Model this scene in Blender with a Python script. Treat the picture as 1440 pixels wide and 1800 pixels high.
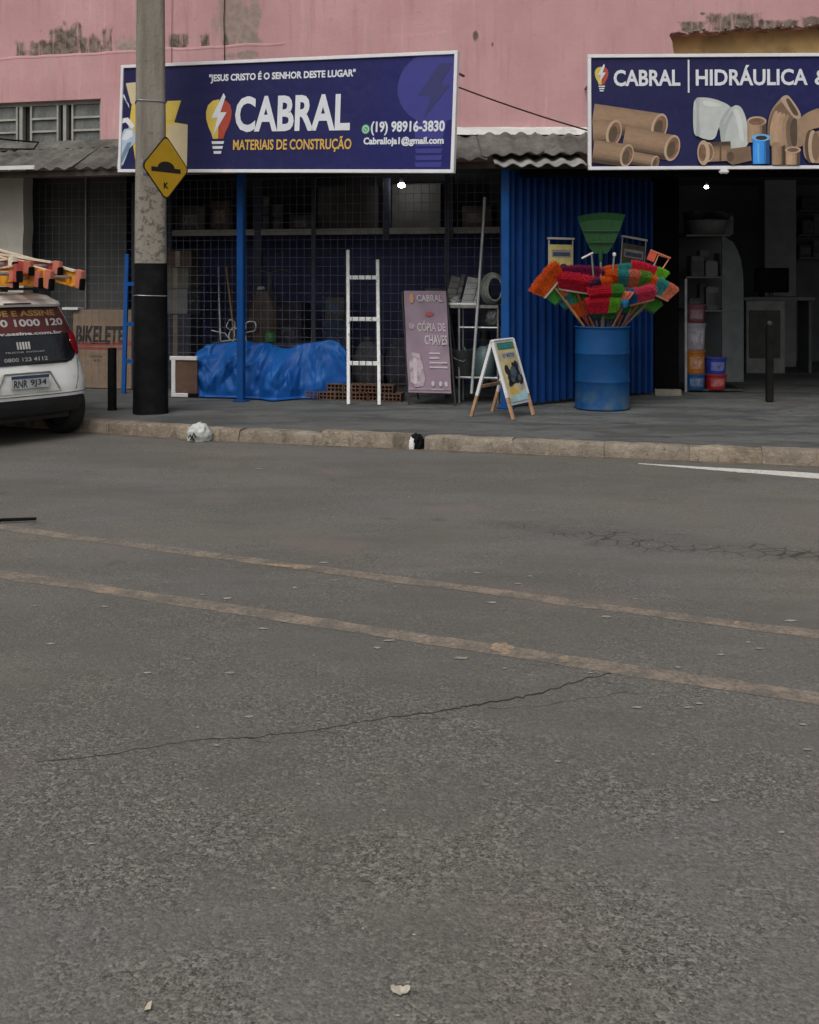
import bpy, bmesh, math, random
from mathutils import Vector, Matrix, noise
R = math.radians
random.seed(7)
for o in list(bpy.data.objects):
    bpy.data.objects.remove(o, do_unlink=True)
scene = bpy.context.scene
COL = scene.collection

# ---------------------------------------------------------------- camera, sky, sun, exposure
CAM_Z = 1.55          # eye height
FPX = 1900.0          # focal length in photograph pixels (1440 x 1800)
HOR = 480.0           # horizon row in the photograph
cam_d = bpy.data.cameras.new('camera')
cam = bpy.data.objects.new('camera', cam_d)
COL.objects.link(cam)
cam.location = (0, 0, CAM_Z)
cam.rotation_euler = (R(90), 0, 0)
cam_d.sensor_fit = 'VERTICAL'
cam_d.sensor_height = 36.0
cam_d.lens = 36.0 * FPX / 1800.0
cam_d.shift_y = (HOR - 900.0) / 1800.0
cam_d.clip_start = 0.05
cam_d.clip_end = 500.0
scene.camera = cam

SUN_EL, SUN_AZ = 54.0, 203.0     # degrees; azimuth clockwise from +Y (behind the camera, a little left)
w = bpy.data.worlds.new('World')
scene.world = w
w.use_nodes = True
nt = w.node_tree
nt.nodes.clear()
sky = nt.nodes.new('ShaderNodeTexSky')
sky.sky_type = 'NISHITA'
sky.sun_disc = False
sky.sun_elevation = R(SUN_EL)
sky.sun_rotation = R(SUN_AZ)
sky.dust_density = 6.0
sky.air_density = 1.6
hs = nt.nodes.new('ShaderNodeHueSaturation')
hs.inputs['Saturation'].default_value = 0.22
bg = nt.nodes.new('ShaderNodeBackground')
bg.inputs['Strength'].default_value = 0.10
wo = nt.nodes.new('ShaderNodeOutputWorld')
nt.links.new(sky.outputs[0], hs.inputs['Color'])
nt.links.new(hs.outputs[0], bg.inputs['Color'])
nt.links.new(bg.outputs[0], wo.inputs['Surface'])
sl = bpy.data.lights.new('sun', 'SUN')
sl.energy = 1.1
sl.angle = R(40)
sl.color = (1.0, 0.97, 0.92)
sun = bpy.data.objects.new('sun', sl)
COL.objects.link(sun)
az, el = R(SUN_AZ), R(SUN_EL)
sdir = Vector((math.sin(az) * math.cos(el), math.cos(az) * math.cos(el), math.sin(el)))
sun.rotation_euler = sdir.to_track_quat('Z', 'Y').to_euler()
sun.location = sdir * 30
vs = scene.view_settings
vs.view_transform = 'Standard'
vs.look = 'None'
vs.exposure = 0.0
vs.gamma = 1.0
vs.use_curve_mapping = False
scene.cycles.max_bounces = 6
scene.cycles.diffuse_bounces = 4
scene.cycles.glossy_bounces = 2
scene.cycles.transmission_bounces = 2

# ---------------------------------------------------------------- plan of the place
def gp(px, py, z=0.0):
    """point of the horizontal plane z that the photograph shows at px, py"""
    d = FPX * (CAM_Z - z) / (py - HOR)
    return Vector(((px - 720) / FPX * d, d, z))
def pp(px, py, d):
    return Vector(((px - 720) / FPX * d, d, CAM_Z - (py - HOR) * d / FPX))
PAV = 0.12                                       # pavement level
TH = R(14.0)                                     # the shop front runs 14 degrees off the picture plane
O = Vector((0.998, 11.48, 0))
U = Vector((math.cos(TH), -math.sin(TH), 0))
V = Vector((math.sin(TH), math.cos(TH), 0))
def F(u, v, z=0.0):
    return O + U * u + V * v + Vector((0, 0, z))
def fu(px, v):
    k = (px - 720) / FPX
    return (k * (O.y + V.y * v) - O.x - V.x * v) / (U.x - U.y * k)
def fz(px, py, v):
    p = F(fu(px, v), v)
    return CAM_Z - (py - HOR) * p.y / FPX
TK = R(14.5)                                     # kerb line
K0 = Vector((0, 9.5, 0))
UK = Vector((math.cos(TK), -math.sin(TK), 0))
VK = Vector((math.sin(TK), math.cos(TK), 0))
def kt(px):
    k = (px - 720) / FPX
    return K0.y * k / (UK.x - UK.y * k)

# ---------------------------------------------------------------- mesh helpers
class B:
    def __init__(s):
        s.v, s.f = [], []
    def add(s, vs_, fs_):
        n = len(s.v)
        s.v += [tuple(p) for p in vs_]
        s.f += [tuple(i + n for i in f) for f in fs_]
        return s
    def box(s, x0, x1, y0, y1, z0, z1, m=None):
        p = [(x0, y0, z0), (x1, y0, z0), (x1, y1, z0), (x0, y1, z0), (x0, y0, z1), (x1, y0, z1), (x1, y1, z1), (x0, y1, z1)]
        if m is not None:
            p = [m @ Vector(q) for q in p]
        return s.add(p, [(0, 3, 2, 1), (4, 5, 6, 7), (0, 1, 5, 4), (1, 2, 6, 5), (2, 3, 7, 6), (3, 0, 4, 7)])
    def tube(s, p0, p1, r0, r1=None, n=8, caps=True):
        p0, p1 = Vector(p0), Vector(p1)
        r1 = r0 if r1 is None else r1
        d = (p1 - p0).normalized()
        a = d.orthogonal().normalized()
        b = d.cross(a)
        vs_ = []
        for p, r in ((p0, r0), (p1, r1)):
            for i in range(n):
                t = 2 * math.pi * i / n
                vs_.append(p + (a * math.cos(t) + b * math.sin(t)) * r)
        fs_ = [(i, (i + 1) % n, n + (i + 1) % n, n + i) for i in range(n)]
        if caps:
            fs_ += [tuple(range(n - 1, -1, -1)), tuple(range(n, 2 * n))]
        return s.add(vs_, fs_)
    def bar(s, p0, p1, w_, t_, up=(0, 0, 1)):
        """rectangular bar from p0 to p1, w_ across, t_ along up"""
        p0, p1 = Vector(p0), Vector(p1)
        d = (p1 - p0).normalized()
        upv = Vector(up)
        a = d.cross(upv)
        if a.length < 1e-4:
            a = d.orthogonal()
        a.normalize()
        c = a.cross(d).normalized()
        vs_ = []
        for p in (p0, p1):
            for sx, sy in ((-1, -1), (1, -1), (1, 1), (-1, 1)):
                vs_.append(p + a * sx * w_ / 2 + c * sy * t_ / 2)
        return s.add(vs_, [(3, 2, 1, 0), (4, 5, 6, 7), (0, 1, 5, 4), (1, 2, 6, 5), (2, 3, 7, 6), (3, 0, 4, 7)])
    def path(s, pts, r, n=6):
        pts = [Vector(p) for p in pts]
        rings = []
        a = None
        for i, p in enumerate(pts):
            d = (pts[min(i + 1, len(pts) - 1)] - pts[max(i - 1, 0)]).normalized()
            a = d.orthogonal().normalized() if a is None else (a - d * a.dot(d)).normalized()
            b = d.cross(a)
            rr = r[i] if isinstance(r, (list, tuple)) else r
            rings.append([p + (a * math.cos(2 * math.pi * k / n) + b * math.sin(2 * math.pi * k / n)) * rr for k in range(n)])
        vs_ = [q for rg in rings for q in rg]
        fs_ = []
        for i in range(len(pts) - 1):
            for k in range(n):
                fs_.append((i * n + k, i * n + (k + 1) % n, (i + 1) * n + (k + 1) % n, (i + 1) * n + k))
        fs_ += [tuple(range(n - 1, -1, -1)), tuple((len(pts) - 1) * n + k for k in range(n))]
        return s.add(vs_, fs_)
    def lathe(s, prof, n=24, c=(0, 0, 0)):
        """prof: list of (r, z), from bottom to top"""
        vs_, fs_ = [], []
        for r, z in prof:
            for k in range(n):
                t = 2 * math.pi * k / n
                vs_.append((c[0] + r * math.cos(t), c[1] + r * math.sin(t), c[2] + z))
        for i in range(len(prof) - 1):
            for k in range(n):
                fs_.append((i * n + k, i * n + (k + 1) % n, (i + 1) * n + (k + 1) % n, (i + 1) * n + k))
        fs_.append(tuple(range(n - 1, -1, -1)))
        fs_.append(tuple((len(prof) - 1) * n + k for k in range(n)))
        return s.add(vs_, fs_)
    def prism(s, pts, y0, y1):
        """polygon in x, z (seen from -y, counter-clockwise) between y0 (front) and y1 (back)"""
        n = len(pts)
        vs_ = [(x, y0, z) for x, z in pts] + [(x, y1, z) for x, z in pts]
        fs_ = [tuple(range(n)), tuple(range(2 * n - 1, n - 1, -1))]
        fs_ += [(i, n + i, n + (i + 1) % n, (i + 1) % n) for i in range(n)]
        return s.add(vs_, fs_)
    def grid(s, rows):
        h_, w_ = len(rows), len(rows[0])
        return s.add([p for r in rows for p in r],
                     [(i * w_ + j, i * w_ + j + 1, (i + 1) * w_ + j + 1, (i + 1) * w_ + j) for i in range(h_ - 1) for j in range(w_ - 1)])
    def mesh(s, name, mat, smooth=False, bevel=0.0, seg=2, solid=0.0, tri=False):
        me = bpy.data.meshes.new(name)
        me.from_pydata(s.v, [], s.f)
        bm = bmesh.new()
        bm.from_mesh(me)
        bmesh.ops.recalc_face_normals(bm, faces=bm.faces)
        if solid:
            bmesh.ops.solidify(bm, geom=bm.faces[:], thickness=solid)
        if bevel:
            es = [e for e in bm.edges if len(e.link_faces) == 2 and e.calc_face_angle(0) > R(30)]
            bmesh.ops.bevel(bm, geom=es, offset=bevel, segments=seg, affect='EDGES', clamp_overlap=True)
        if tri:
            bmesh.ops.triangulate(bm, faces=[f for f in bm.faces if len(f.verts) > 4])
        bm.to_mesh(me)
        bm.free()
        if smooth:
            me.polygons.foreach_set('use_smooth', [True] * len(me.polygons))
            try:
                me.set_sharp_from_angle(angle=R(smooth if smooth is not True else 40))
            except Exception:
                pass
        if mat is not None:
            me.materials.append(mat)
        return me
    def out(s, name, mat, parent=None, loc=None, rotz=0.0, **kw):
        me = s.mesh(name, mat, **kw)
        return put(name, me, parent, loc, rotz)

def put(name, me, parent=None, loc=None, rotz=0.0):
    o = bpy.data.objects.new(name, me)
    COL.objects.link(o)
    if loc is not None:
        o.location = loc
    o.rotation_euler = (0, 0, rotz)
    if parent is not None:
        o.parent = parent
    return o
def tag(o, label=None, cat=None, group=None, kind=None):
    if label: o['label'] = label
    if cat: o['category'] = cat
    if group: o['group'] = group
    if kind: o['kind'] = kind
    return o
def thing(name, label, cat, loc=(0, 0, 0), rotz=0.0, group=None):
    o = bpy.data.objects.new(name, None)
    COL.objects.link(o)
    o.empty_display_size = 0.1
    o.location = loc
    o.rotation_euler = (0, 0, rotz)
    return tag(o, label, cat, group)
def copy_tree(o, parent=None):
    c = o.copy()
    COL.objects.link(c)
    c.parent = parent
    for ch in list(o.children):
        copy_tree(ch, c)
    return c
def fit_text(txt, x0, z0, x1, z1, bold=0.0, shear=0.0, res=3):
    """flat lettering fitted into a rectangle; returns (verts (x, z), faces)"""
    cu = bpy.data.curves.new('lettering', 'FONT')
    cu.body = txt
    cu.offset = bold
    cu.shear = shear
    cu.resolution_u = res
    cu.fill_mode = 'FRONT'
    ob = bpy.data.objects.new('lettering', cu)
    me = bpy.data.meshes.new_from_object(ob)
    vs_ = [v.co.copy() for v in me.vertices]
    fs_ = [tuple(p.vertices) for p in me.polygons]
    bpy.data.meshes.remove(me)
    bpy.data.objects.remove(ob)
    bpy.data.curves.remove(cu)
    ax, bx = min(v.x for v in vs_), max(v.x for v in vs_)
    ay, by = min(v.y for v in vs_), max(v.y for v in vs_)
    return [(x0 + (v.x - ax) / (bx - ax) * (x1 - x0), z0 + (v.y - ay) / (by - ay) * (z1 - z0)) for v in vs_], fs_
def lettering(txt, rect, y, mat, parent, bold=0.0, shear=0.0, warp=None, name='lettering'):
    vs_, fs_ = fit_text(txt, *rect, bold=bold, shear=shear)
    b = B()
    b.add([(warp(x, z) if warp else (x, y, z)) for x, z in vs_], fs_)
    me = bpy.data.meshes.new(name)
    me.from_pydata(b.v, [], b.f)
    me.materials.append(mat)
    return put(name, me, parent)
def flat(name, pts, y, mat, parent, warp=None):
    """flat printed shape, polygon in x, z"""
    me = bpy.data.meshes.new(name)
    me.from_pydata([(warp(x, z) if warp else (x, y, z)) for x, z in pts], [], [tuple(range(len(pts)))])
    bm = bmesh.new(); bm.from_mesh(me)
    bmesh.ops.triangulate(bm, faces=bm.faces[:])
    bm.to_mesh(me); bm.free()
    me.materials.append(mat)
    return put(name, me, parent)
def ell(cx, cz, rx, rz, n=24, rot=0.0, a0=0, a1=360):
    pts = []
    full = abs(a1 - a0) >= 360
    for i in range(n if full else n + 1):
        t = R(a0 + (a1 - a0) * i / n)
        x, z = rx * math.cos(t), rz * math.sin(t)
        pts.append((cx + x * math.cos(rot) - z * math.sin(rot), cz + x * math.sin(rot) + z * math.cos(rot)))
    return pts

# ---------------------------------------------------------------- materials
class N:
    def __init__(s, name):
        s.m = bpy.data.materials.new(name)
        s.m.use_nodes = True
        s.t = s.m.node_tree
        s.p = s.t.nodes['Principled BSDF']
    def n(s, typ, **kw):
        nd = s.t.nodes.new(typ)
        for k, v in kw.items():
            if k.startswith('_'):
                setattr(nd, k[1:], v)
            else:
                nd.inputs[k.replace('__', ' ')].default_value = v
        return nd
    def l(s, a, b):
        s.t.links.new(a, b)
    def coords(s, rnd=True, scale=(1, 1, 1)):
        tc = s.n('ShaderNodeTexCoord')
        mp = s.n('ShaderNodeMapping')
        mp.inputs['Scale'].default_value = scale
        s.l(tc.outputs['Object'], mp.inputs['Vector'])
        if rnd:
            oi = s.n('ShaderNodeObjectInfo')
            mu = s.n('ShaderNodeMath', _operation='MULTIPLY'); mu.inputs[1].default_value = 37.0
            s.l(oi.outputs['Random'], mu.inputs[0])
            s.l(mu.outputs[0], mp.inputs['Location'])
        return mp.outputs['Vector']
    def noise(s, vec, scale, detail=4.0, rough=0.55, dist=0.0):
        nd = s.n('ShaderNodeTexNoise', Scale=scale, Detail=detail, Roughness=rough, Distortion=dist)
        s.l(vec, nd.inputs['Vector'])
        return nd.outputs['Fac']
    def ramp(s, fac, a, b, ca=0.0, cb=1.0):
        nd = s.n('ShaderNodeMapRange', _interpolation_type='SMOOTHSTEP')
        nd.inputs['From Min'].default_value = a
        nd.inputs['From Max'].default_value = b
        nd.inputs['To Min'].default_value = ca
        nd.inputs['To Max'].default_value = cb
        s.l(fac, nd.inputs['Value'])
        return nd.outputs['Result']
    def mix(s, fac, c1, c2):
        nd = s.n('ShaderNodeMix', _data_type='RGBA')
        for sock, c in ((nd.inputs[6], c1), (nd.inputs[7], c2)):
            if isinstance(c, (tuple, list)):
                sock.default_value = (*c[:3], 1)
            else:
                s.l(c, sock)
        if isinstance(fac, (int, float)):
            nd.inputs[0].default_value = fac
        else:
            s.l(fac, nd.inputs[0])
        return nd.outputs[2]
    def math(s, op, a, b=None):
        nd = s.n('ShaderNodeMath', _operation=op)
        for sock, c in ((nd.inputs[0], a), (nd.inputs[1], b)):
            if c is None: continue
            if isinstance(c, (int, float)): sock.default_value = c
            else: s.l(c, sock)
        return nd.outputs[0]
    def bump(s, h, strength, dist=0.01):
        nd = s.n('ShaderNodeBump', Strength=strength, Distance=dist)
        s.l(h, nd.inputs['Height'])
        s.l(nd.outputs['Normal'], s.p.inputs['Normal'])
    def base(s, c):
        if isinstance(c, (tuple, list)):
            s.p.inputs['Base Color'].default_value = (*c[:3], 1)
        else:
            s.l(c, s.p.inputs['Base Color'])

def lin(r, g, b):
    f = lambda c: (c / 255 / 12.92) if c <= 10 else ((c / 255 + 0.055) / 1.055) ** 2.4
    return (f(r), f(g), f(b))
_mc = {}
def M(name, col, rough=0.6, metal=0.0, var=0.18, scale=6.0, bump=0.0, dirt=0.0, dirtcol=(0.06, 0.05, 0.04), fine=0.0, coat=0.0, spec=None):
    """paint, plastic, metal, wood: a base colour with tone drift, grime patches and fine relief"""
    if name in _mc: return _mc[name]
    k = N(name)
    vec = k.coords()
    n1 = k.noise(vec, scale, 5.0)
    lo = tuple(c * (1 - var) for c in col)
    hi = tuple(min(1, c * (1 + var)) for c in col)
    c = k.mix(k.ramp(n1, 0.3, 0.7), lo, hi)
    if dirt:
        d = k.noise(vec, scale * 0.45 + 1.3, 7.0, 0.65)
        c = k.mix(k.ramp(d, 0.62 - dirt * 0.25, 0.75, 0, min(1, 0.35 + dirt)), c, dirtcol)
    if fine:
        nf = k.noise(vec, 220.0, 2.0)
        c = k.mix(k.ramp(nf, 0.35, 0.65, 0, fine), c, tuple(x * 0.45 for x in col))
    k.base(c)
    k.p.inputs['Roughness'].default_value = rough
    rr = k.noise(vec, scale * 2.3, 3.0)
    k.l(k.ramp(rr, 0.3, 0.7, max(0.03, rough - 0.1), min(1, rough + 0.1)), k.p.inputs['Roughness'])
    k.p.inputs['Metallic'].default_value = metal
    if coat: k.p.inputs['Coat Weight'].default_value = coat
    if spec is not None: k.p.inputs['Specular IOR Level'].default_value = spec
    if bump:
        k.bump(k.noise(vec, scale * 6, 4.0), bump, 0.01)
    _mc[name] = k.m
    return k.m

def asphalt():
    k = N('asphalt')
    vec = k.coords(rnd=False)
    rot = k.n('ShaderNodeMapping'); rot.inputs['Rotation'].default_value = (0, 0, R(24)); rot.inputs['Scale'].default_value = (0.35, 1.0, 1.0)
    k.l(vec, rot.inputs['Vector'])
    along = rot.outputs['Vector']                 # stretched along the traffic
    big = k.noise(along, 0.8, 4.0, 0.62)
    mid = k.noise(along, 3.4, 4.0, 0.65)
    hue = k.noise(vec, 0.6, 4.0, 0.6)
    c = k.mix(k.ramp(hue, 0.38, 0.62), (0.127, 0.126, 0.120), (0.142, 0.130, 0.113))
    c = k.mix(k.ramp(big, 0.42, 0.58, 0, 0.7), c, (0.098, 0.093, 0.084))
    c = k.mix(k.ramp(mid, 0.52, 0.70, 0, 0.45), c, (0.090, 0.085, 0.077))
    c = k.mix(k.ramp(mid, 0.28, 0.44, 0.35, 0), c, (0.168, 0.163, 0.152))
    vo = k.n('ShaderNodeTexVoronoi', Scale=98.0, Randomness=1.0)
    k.l(vec, vo.inputs['Vector'])
    sep = k.n('ShaderNodeSeparateColor'); k.l(vo.outputs['Color'], sep.inputs[0])
    # the near lane keeps a coarser, more open surface than the polished far lane
    sy = k.n('ShaderNodeSeparateXYZ'); k.l(along, sy.inputs[0])
    lane = k.ramp(k.math('ADD', sy.outputs[1], k.math('MULTIPLY', k.math('SUBTRACT', hue, 0.5), 2.2)), 2.6, 4.6, 1.0, 0.42)
    coarse = k.math('MULTIPLY', k.ramp(k.noise(vec, 1.5, 4.0, 0.65), 0.36, 0.62, 1.15, 0.35), lane)
    def spot(fac, c1, c2):
        return k.mix(k.math('MULTIPLY', fac, coarse), c1, c2)
    c = spot(k.ramp(sep.outputs[0], 0.50, 1.0, 0, 0.68), c, (0.268, 0.252, 0.222))
    c = spot(k.ramp(sep.outputs[1], 0.52, 1.0, 0, 0.78), c, (0.036, 0.034, 0.031))
    fg = k.noise(vec, 140.0, 2.0, 0.75)
    c = spot(k.ramp(fg, 0.46, 0.68, 0, 0.65), c, (0.250, 0.234, 0.206))
    c = spot(k.ramp(fg, 0.30, 0.47, 0.8, 0), c, (0.036, 0.034, 0.031))
    gr = k.noise(vec, 55.0, 2.0, 0.7)
    c = spot(k.ramp(gr, 0.50, 0.66, 0, 0.5), c, (0.052, 0.049, 0.043))
    ru = k.noise(vec, 1.1, 3.0, 0.6)
    c = k.mix(k.ramp(ru, 0.54, 0.70, 0, 0.4), c, (0.180, 0.142, 0.130))
    # oil drips and old stains
    oil = k.noise(vec, 2.3, 3.0, 0.5)
    c = k.mix(k.ramp(oil, 0.66, 0.74, 0, 0.4), c, (0.055, 0.052, 0.047))
    # crazed patch in the far lane
    sx = k.n('ShaderNodeSeparateXYZ'); k.l(vec, sx.inputs[0])
    ce = gp(1230, 958)
    dx = k.math('DIVIDE', k.math('SUBTRACT', sx.outputs[0], ce.x), 1.3)
    dy = k.math('DIVIDE', k.math('SUBTRACT', k.math('ADD', sx.outputs[1], k.math('MULTIPLY', k.math('SUBTRACT', sx.outputs[0], ce.x), 0.40)), ce.y), 0.26)
    dd = k.math('ADD', k.math('SQRT', k.math('ADD', k.math('MULTIPLY', dx, dx), k.math('MULTIPLY', dy, dy))), k.math('MULTIPLY', k.math('SUBTRACT', ru, 0.5), 2.0))
    msk = k.ramp(dd, 0.45, 1.1, 1.0, 0.0)
    cell = k.n('ShaderNodeTexVoronoi', Scale=9.0, Randomness=1.0, _feature='DISTANCE_TO_EDGE')
    k.l(vec, cell.inputs['Vector'])
    ck = k.math('MULTIPLY', k.ramp(cell.outputs['Distance'], 0.0, 0.07, 1.0, 0.0), k.ramp(mid, 0.42, 0.56))
    c = k.mix(k.math('MULTIPLY', msk, 0.22), c, (0.060, 0.056, 0.050))
    c = k.mix(k.math('MULTIPLY', k.math('MULTIPLY', ck, msk), 0.8), c, (0.022, 0.021, 0.019))
    k.base(c)
    k.p.inputs['Roughness'].default_value = 0.88
    k.p.inputs['Specular IOR Level'].default_value = 0.3
    h = k.math('ADD', k.math('ADD', k.math('MULTIPLY', vo.outputs['Distance'], -0.6), k.math('MULTIPLY', gr, -1.2)), k.math('MULTIPLY', fg, 0.5))
    k.bump(h, 0.6, 0.006)
    return k.m
def worn_line(name, col, lo, hi, amount):
    k = N(name)
    vec = k.coords(rnd=False)
    n1 = k.noise(vec, 5.0, 6.0, 0.7)
    n2 = k.noise(vec, 46.0, 3.0, 0.7)
    m = k.math('ADD', k.math('MULTIPLY', n1, 0.62), k.math('MULTIPLY', n2, 0.38))
    c = k.mix(k.ramp(m, lo, hi, 0.0, amount), (0.125, 0.113, 0.098), col)
    vo = k.n('ShaderNodeTexVoronoi', Scale=85.0); k.l(vec, vo.inputs['Vector'])
    sep = k.n('ShaderNodeSeparateColor'); k.l(vo.outputs['Color'], sep.inputs[0])
    c = k.mix(k.ramp(sep.outputs[1], 0.6, 1.0, 0, 0.4), c, (0.05, 0.046, 0.04))
    k.base(c)
    k.p.inputs['Roughness'].default_value = 0.85
    k.bump(n2, 0.4, 0.005)
    return k.m
def slate():
    k = N('pavement_slate')
    vec = k.coords(rnd=False)
    vv = k.coords(rnd=False, scale=(0.55, 1.6, 1.0))
    n1 = k.noise(vv, 1.4, 7.0, 0.68, 0.8)
    c = k.mix(k.ramp(n1, 0.42, 0.58), (0.062, 0.068, 0.068), (0.124, 0.130, 0.127))
    vo = k.n('ShaderNodeTexVoronoi', Scale=3.4, Randomness=1.0); k.l(vv, vo.inputs['Vector'])
    sep = k.n('ShaderNodeSeparateColor'); k.l(vo.outputs['Color'], sep.inputs[0])
    c = k.mix(k.ramp(sep.outputs[0], 0.45, 1.0, 0, 0.5), c, (0.112, 0.113, 0.110))
    n2 = k.noise(vv, 6.0, 7.0, 0.75, 1.4)
    c = k.mix(k.ramp(n2, 0.56, 0.68, 0, 0.75), c, (0.190, 0.190, 0.184))
    c = k.mix(k.ramp(n2, 0.34, 0.47, 0.8, 0.0), c, (0.026, 0.027, 0.028))
    n3 = k.noise(vec, 0.9, 4.0)
    c = k.mix(k.ramp(n3, 0.50, 0.66, 0, 0.5), c, (0.092, 0.080, 0.066))
    k.base(c)
    k.l(k.ramp(n2, 0.3, 0.7, 0.65, 0.92), k.p.inputs['Roughness'])
    k.bump(k.math('ADD', n2, k.math('MULTIPLY', k.noise(vec, 60.0, 3.0), 0.3)), 0.8, 0.03)
    return k.m
def kerb_mat():
    k = N('kerb_concrete')
    vec = k.coords()
    oi = k.n('ShaderNodeObjectInfo')
    n1 = k.noise(vec, 3.2, 7.0, 0.7, 0.4)
    c = k.mix(k.ramp(n1, 0.36, 0.64), (0.190, 0.150, 0.110), (0.345, 0.285, 0.215))
    c = k.mix(k.ramp(oi.outputs['Random'], 0.0, 1.0, 0, 0.4), c, (0.30, 0.265, 0.22))
    n2 = k.noise(vec, 15.0, 7.0, 0.75)
    c = k.mix(k.ramp(n2, 0.54, 0.68, 0, 0.65), c, (0.46, 0.41, 0.33))
    c = k.mix(k.ramp(n2, 0.32, 0.45, 0.75, 0), c, (0.085, 0.064, 0.045))
    n4 = k.noise(k.coords(scale=(1, 1, .25)), 6.0, 5.0, .7)
    c = k.mix(k.ramp(n4, 0.52, 0.68, 0, 0.7), c, (0.11, 0.088, 0.066))
    k.base(c)
    k.p.inputs['Roughness'].default_value = 0.92
    k.bump(k.math('ADD', n2, k.math('MULTIPLY', k.noise(vec, 70.0, 4.0), .4)), 1.0, 0.03)
    return k.m
def pink_wall(name, stains, seed=0.0):
    """aged pink render; stains: (x, z, rx, rz, kind) patches of mould or bare render of their own shape"""
    k = N(name)
    tc = k.n('ShaderNodeTexCoord')
    vec = tc.outputs['Object']
    st = k.coords(rnd=False, scale=(1.0, 1.0, 0.09))
    n1 = k.noise(vec, 0.9, 6.0, 0.6)
    c = k.mix(k.ramp(n1, 0.3, 0.7), (0.515, 0.280, 0.292), (0.600, 0.350, 0.358))
    n2 = k.noise(st, 7.5, 5.0, 0.65)
    c = k.mix(k.ramp(n2, 0.52, 0.70, 0, 0.55), c, (0.42, 0.235, 0.235))
    c = k.mix(k.ramp(n2, 0.28, 0.44, 0.45, 0), c, (0.70, 0.46, 0.46))
    n3 = k.noise(vec, 11.0, 7.0, 0.7)
    c = k.mix(k.ramp(n3, 0.58, 0.72, 0, 0.6), c, (0.40, 0.215, 0.21))
    n5 = k.noise(k.coords(rnd=False, scale=(1, 1, .5)), 1.7, 6.0, .7)
    c = k.mix(k.ramp(n5, 0.52, 0.70, 0, 0.55), c, (0.43, 0.315, 0.30))
    sx = k.n('ShaderNodeSeparateXYZ'); k.l(vec, sx.inputs[0])
    wob = k.noise(k.coords(rnd=False, scale=(1, 1, 0.30)), 6.0, 4.0, 0.62)
    blot = k.noise(k.coords(rnd=False, scale=(1, 1, 0.7)), 8.0, 4.0, 0.65)
    blot2 = k.noise(k.coords(rnd=False, scale=(1, 1, 0.15)), 11.0, 3.0, 0.6)
    for i, (x, z, rx, rz, kind) in enumerate(stains):
        dx = k.math('DIVIDE', k.math('SUBTRACT', sx.outputs[0], x), rx)
        dz = k.math('DIVIDE', k.math('SUBTRACT', sx.outputs[2], z), rz)
        d = k.math('SQRT', k.math('ADD', k.math('MULTIPLY', dx, dx), k.math('MULTIPLY', dz, dz)))
        d = k.math('ADD', d, k.math('MULTIPLY', k.math('SUBTRACT', wob, 0.5), 3.2))
        if kind == 'mould':
            tone = k.mix(k.ramp(n3, 0.4, 0.6), (0.070, 0.060, 0.045), (0.185, 0.160, 0.125))
            c = k.mix(k.ramp(d, 0.5, 1.2, 0.85, 0.0), c, tone)
        elif kind == 'block':     # squarish blotch of mould sitting on a ledge
            ax_, az_ = k.math('ABSOLUTE', dx), k.math('ABSOLUTE', dz)
            dm = k.math('ADD', k.math('MAXIMUM', ax_, az_), k.math('MULTIPLY', k.math('SUBTRACT', blot, 0.5), 1.5))
            tone = k.mix(k.ramp(n3, 0.38, 0.62), (0.060, 0.052, 0.040), (0.205, 0.178, 0.140))
            msk = k.math('MULTIPLY', k.ramp(dm, 0.70, 1.12, 0.92, 0.0), k.ramp(blot2, 0.34, 0.50, 0.25, 1.0))
            c = k.mix(msk, c, tone)
        elif kind == 'bare':
            tone = k.mix(k.ramp(n3, 0.4, 0.65), (0.30, 0.245, 0.205), (0.40, 0.33, 0.28))
            c = k.mix(k.ramp(d, 0.55, 1.05, 0.85, 0.0), c, tone)
        elif kind == 'white':
            c = k.mix(k.ramp(d, 0.6, 0.9, 0.9, 0.0), c, (0.62, 0.52, 0.50))
    k.base(c)
    k.p.inputs['Roughness'].default_value = 0.9
    k.p.inputs['Specular IOR Level'].default_value = 0.25
    k.bump(k.math('ADD', n3, k.math('MULTIPLY', k.noise(vec, 60.0, 4.0), 0.4)), 0.4, 0.012)
    return k.m
def concrete_pole():
    k = N('pole_concrete')
    vec = k.coords(rnd=False)
    st = k.coords(rnd=False, scale=(1, 1, 0.12))
    n1 = k.noise(st, 9.0, 6.0, 0.65)
    c = k.mix(k.ramp(n1, 0.3, 0.7), (0.175, 0.155, 0.126), (0.295, 0.265, 0.222))
    n2 = k.noise(vec, 16.0, 6.0, 0.7, 0.6)
    c = k.mix(k.ramp(n2, 0.57, 0.70, 0, 0.55), c, (0.085, 0.074, 0.060))
    # a paler scraped band with torn paste marks above the black paint
    sx = k.n('ShaderNodeSeparateXYZ'); k.l(vec, sx.inputs[0])
    band = k.ramp(sx.outputs[2], 2.45, 2.20, 0, 1)
    pale = k.mix(k.ramp(n2, 0.50, 0.60), (0.275, 0.250, 0.212), (0.10, 0.088, 0.072))
    c = k.mix(k.math('MULTIPLY', band, 0.8), c, pale)
    k.base(c)
    k.p.inputs['Roughness'].default_value = 0.92
    k.bump(n2, 0.6, 0.015)
    return k.m
def emit(name, col, strength):
    k = N(name)
    k.base(col)
    k.p.inputs['Emission Color'].default_value = (*col, 1)
    k.p.inputs['Emission Strength'].default_value = strength
    return k.m
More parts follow.
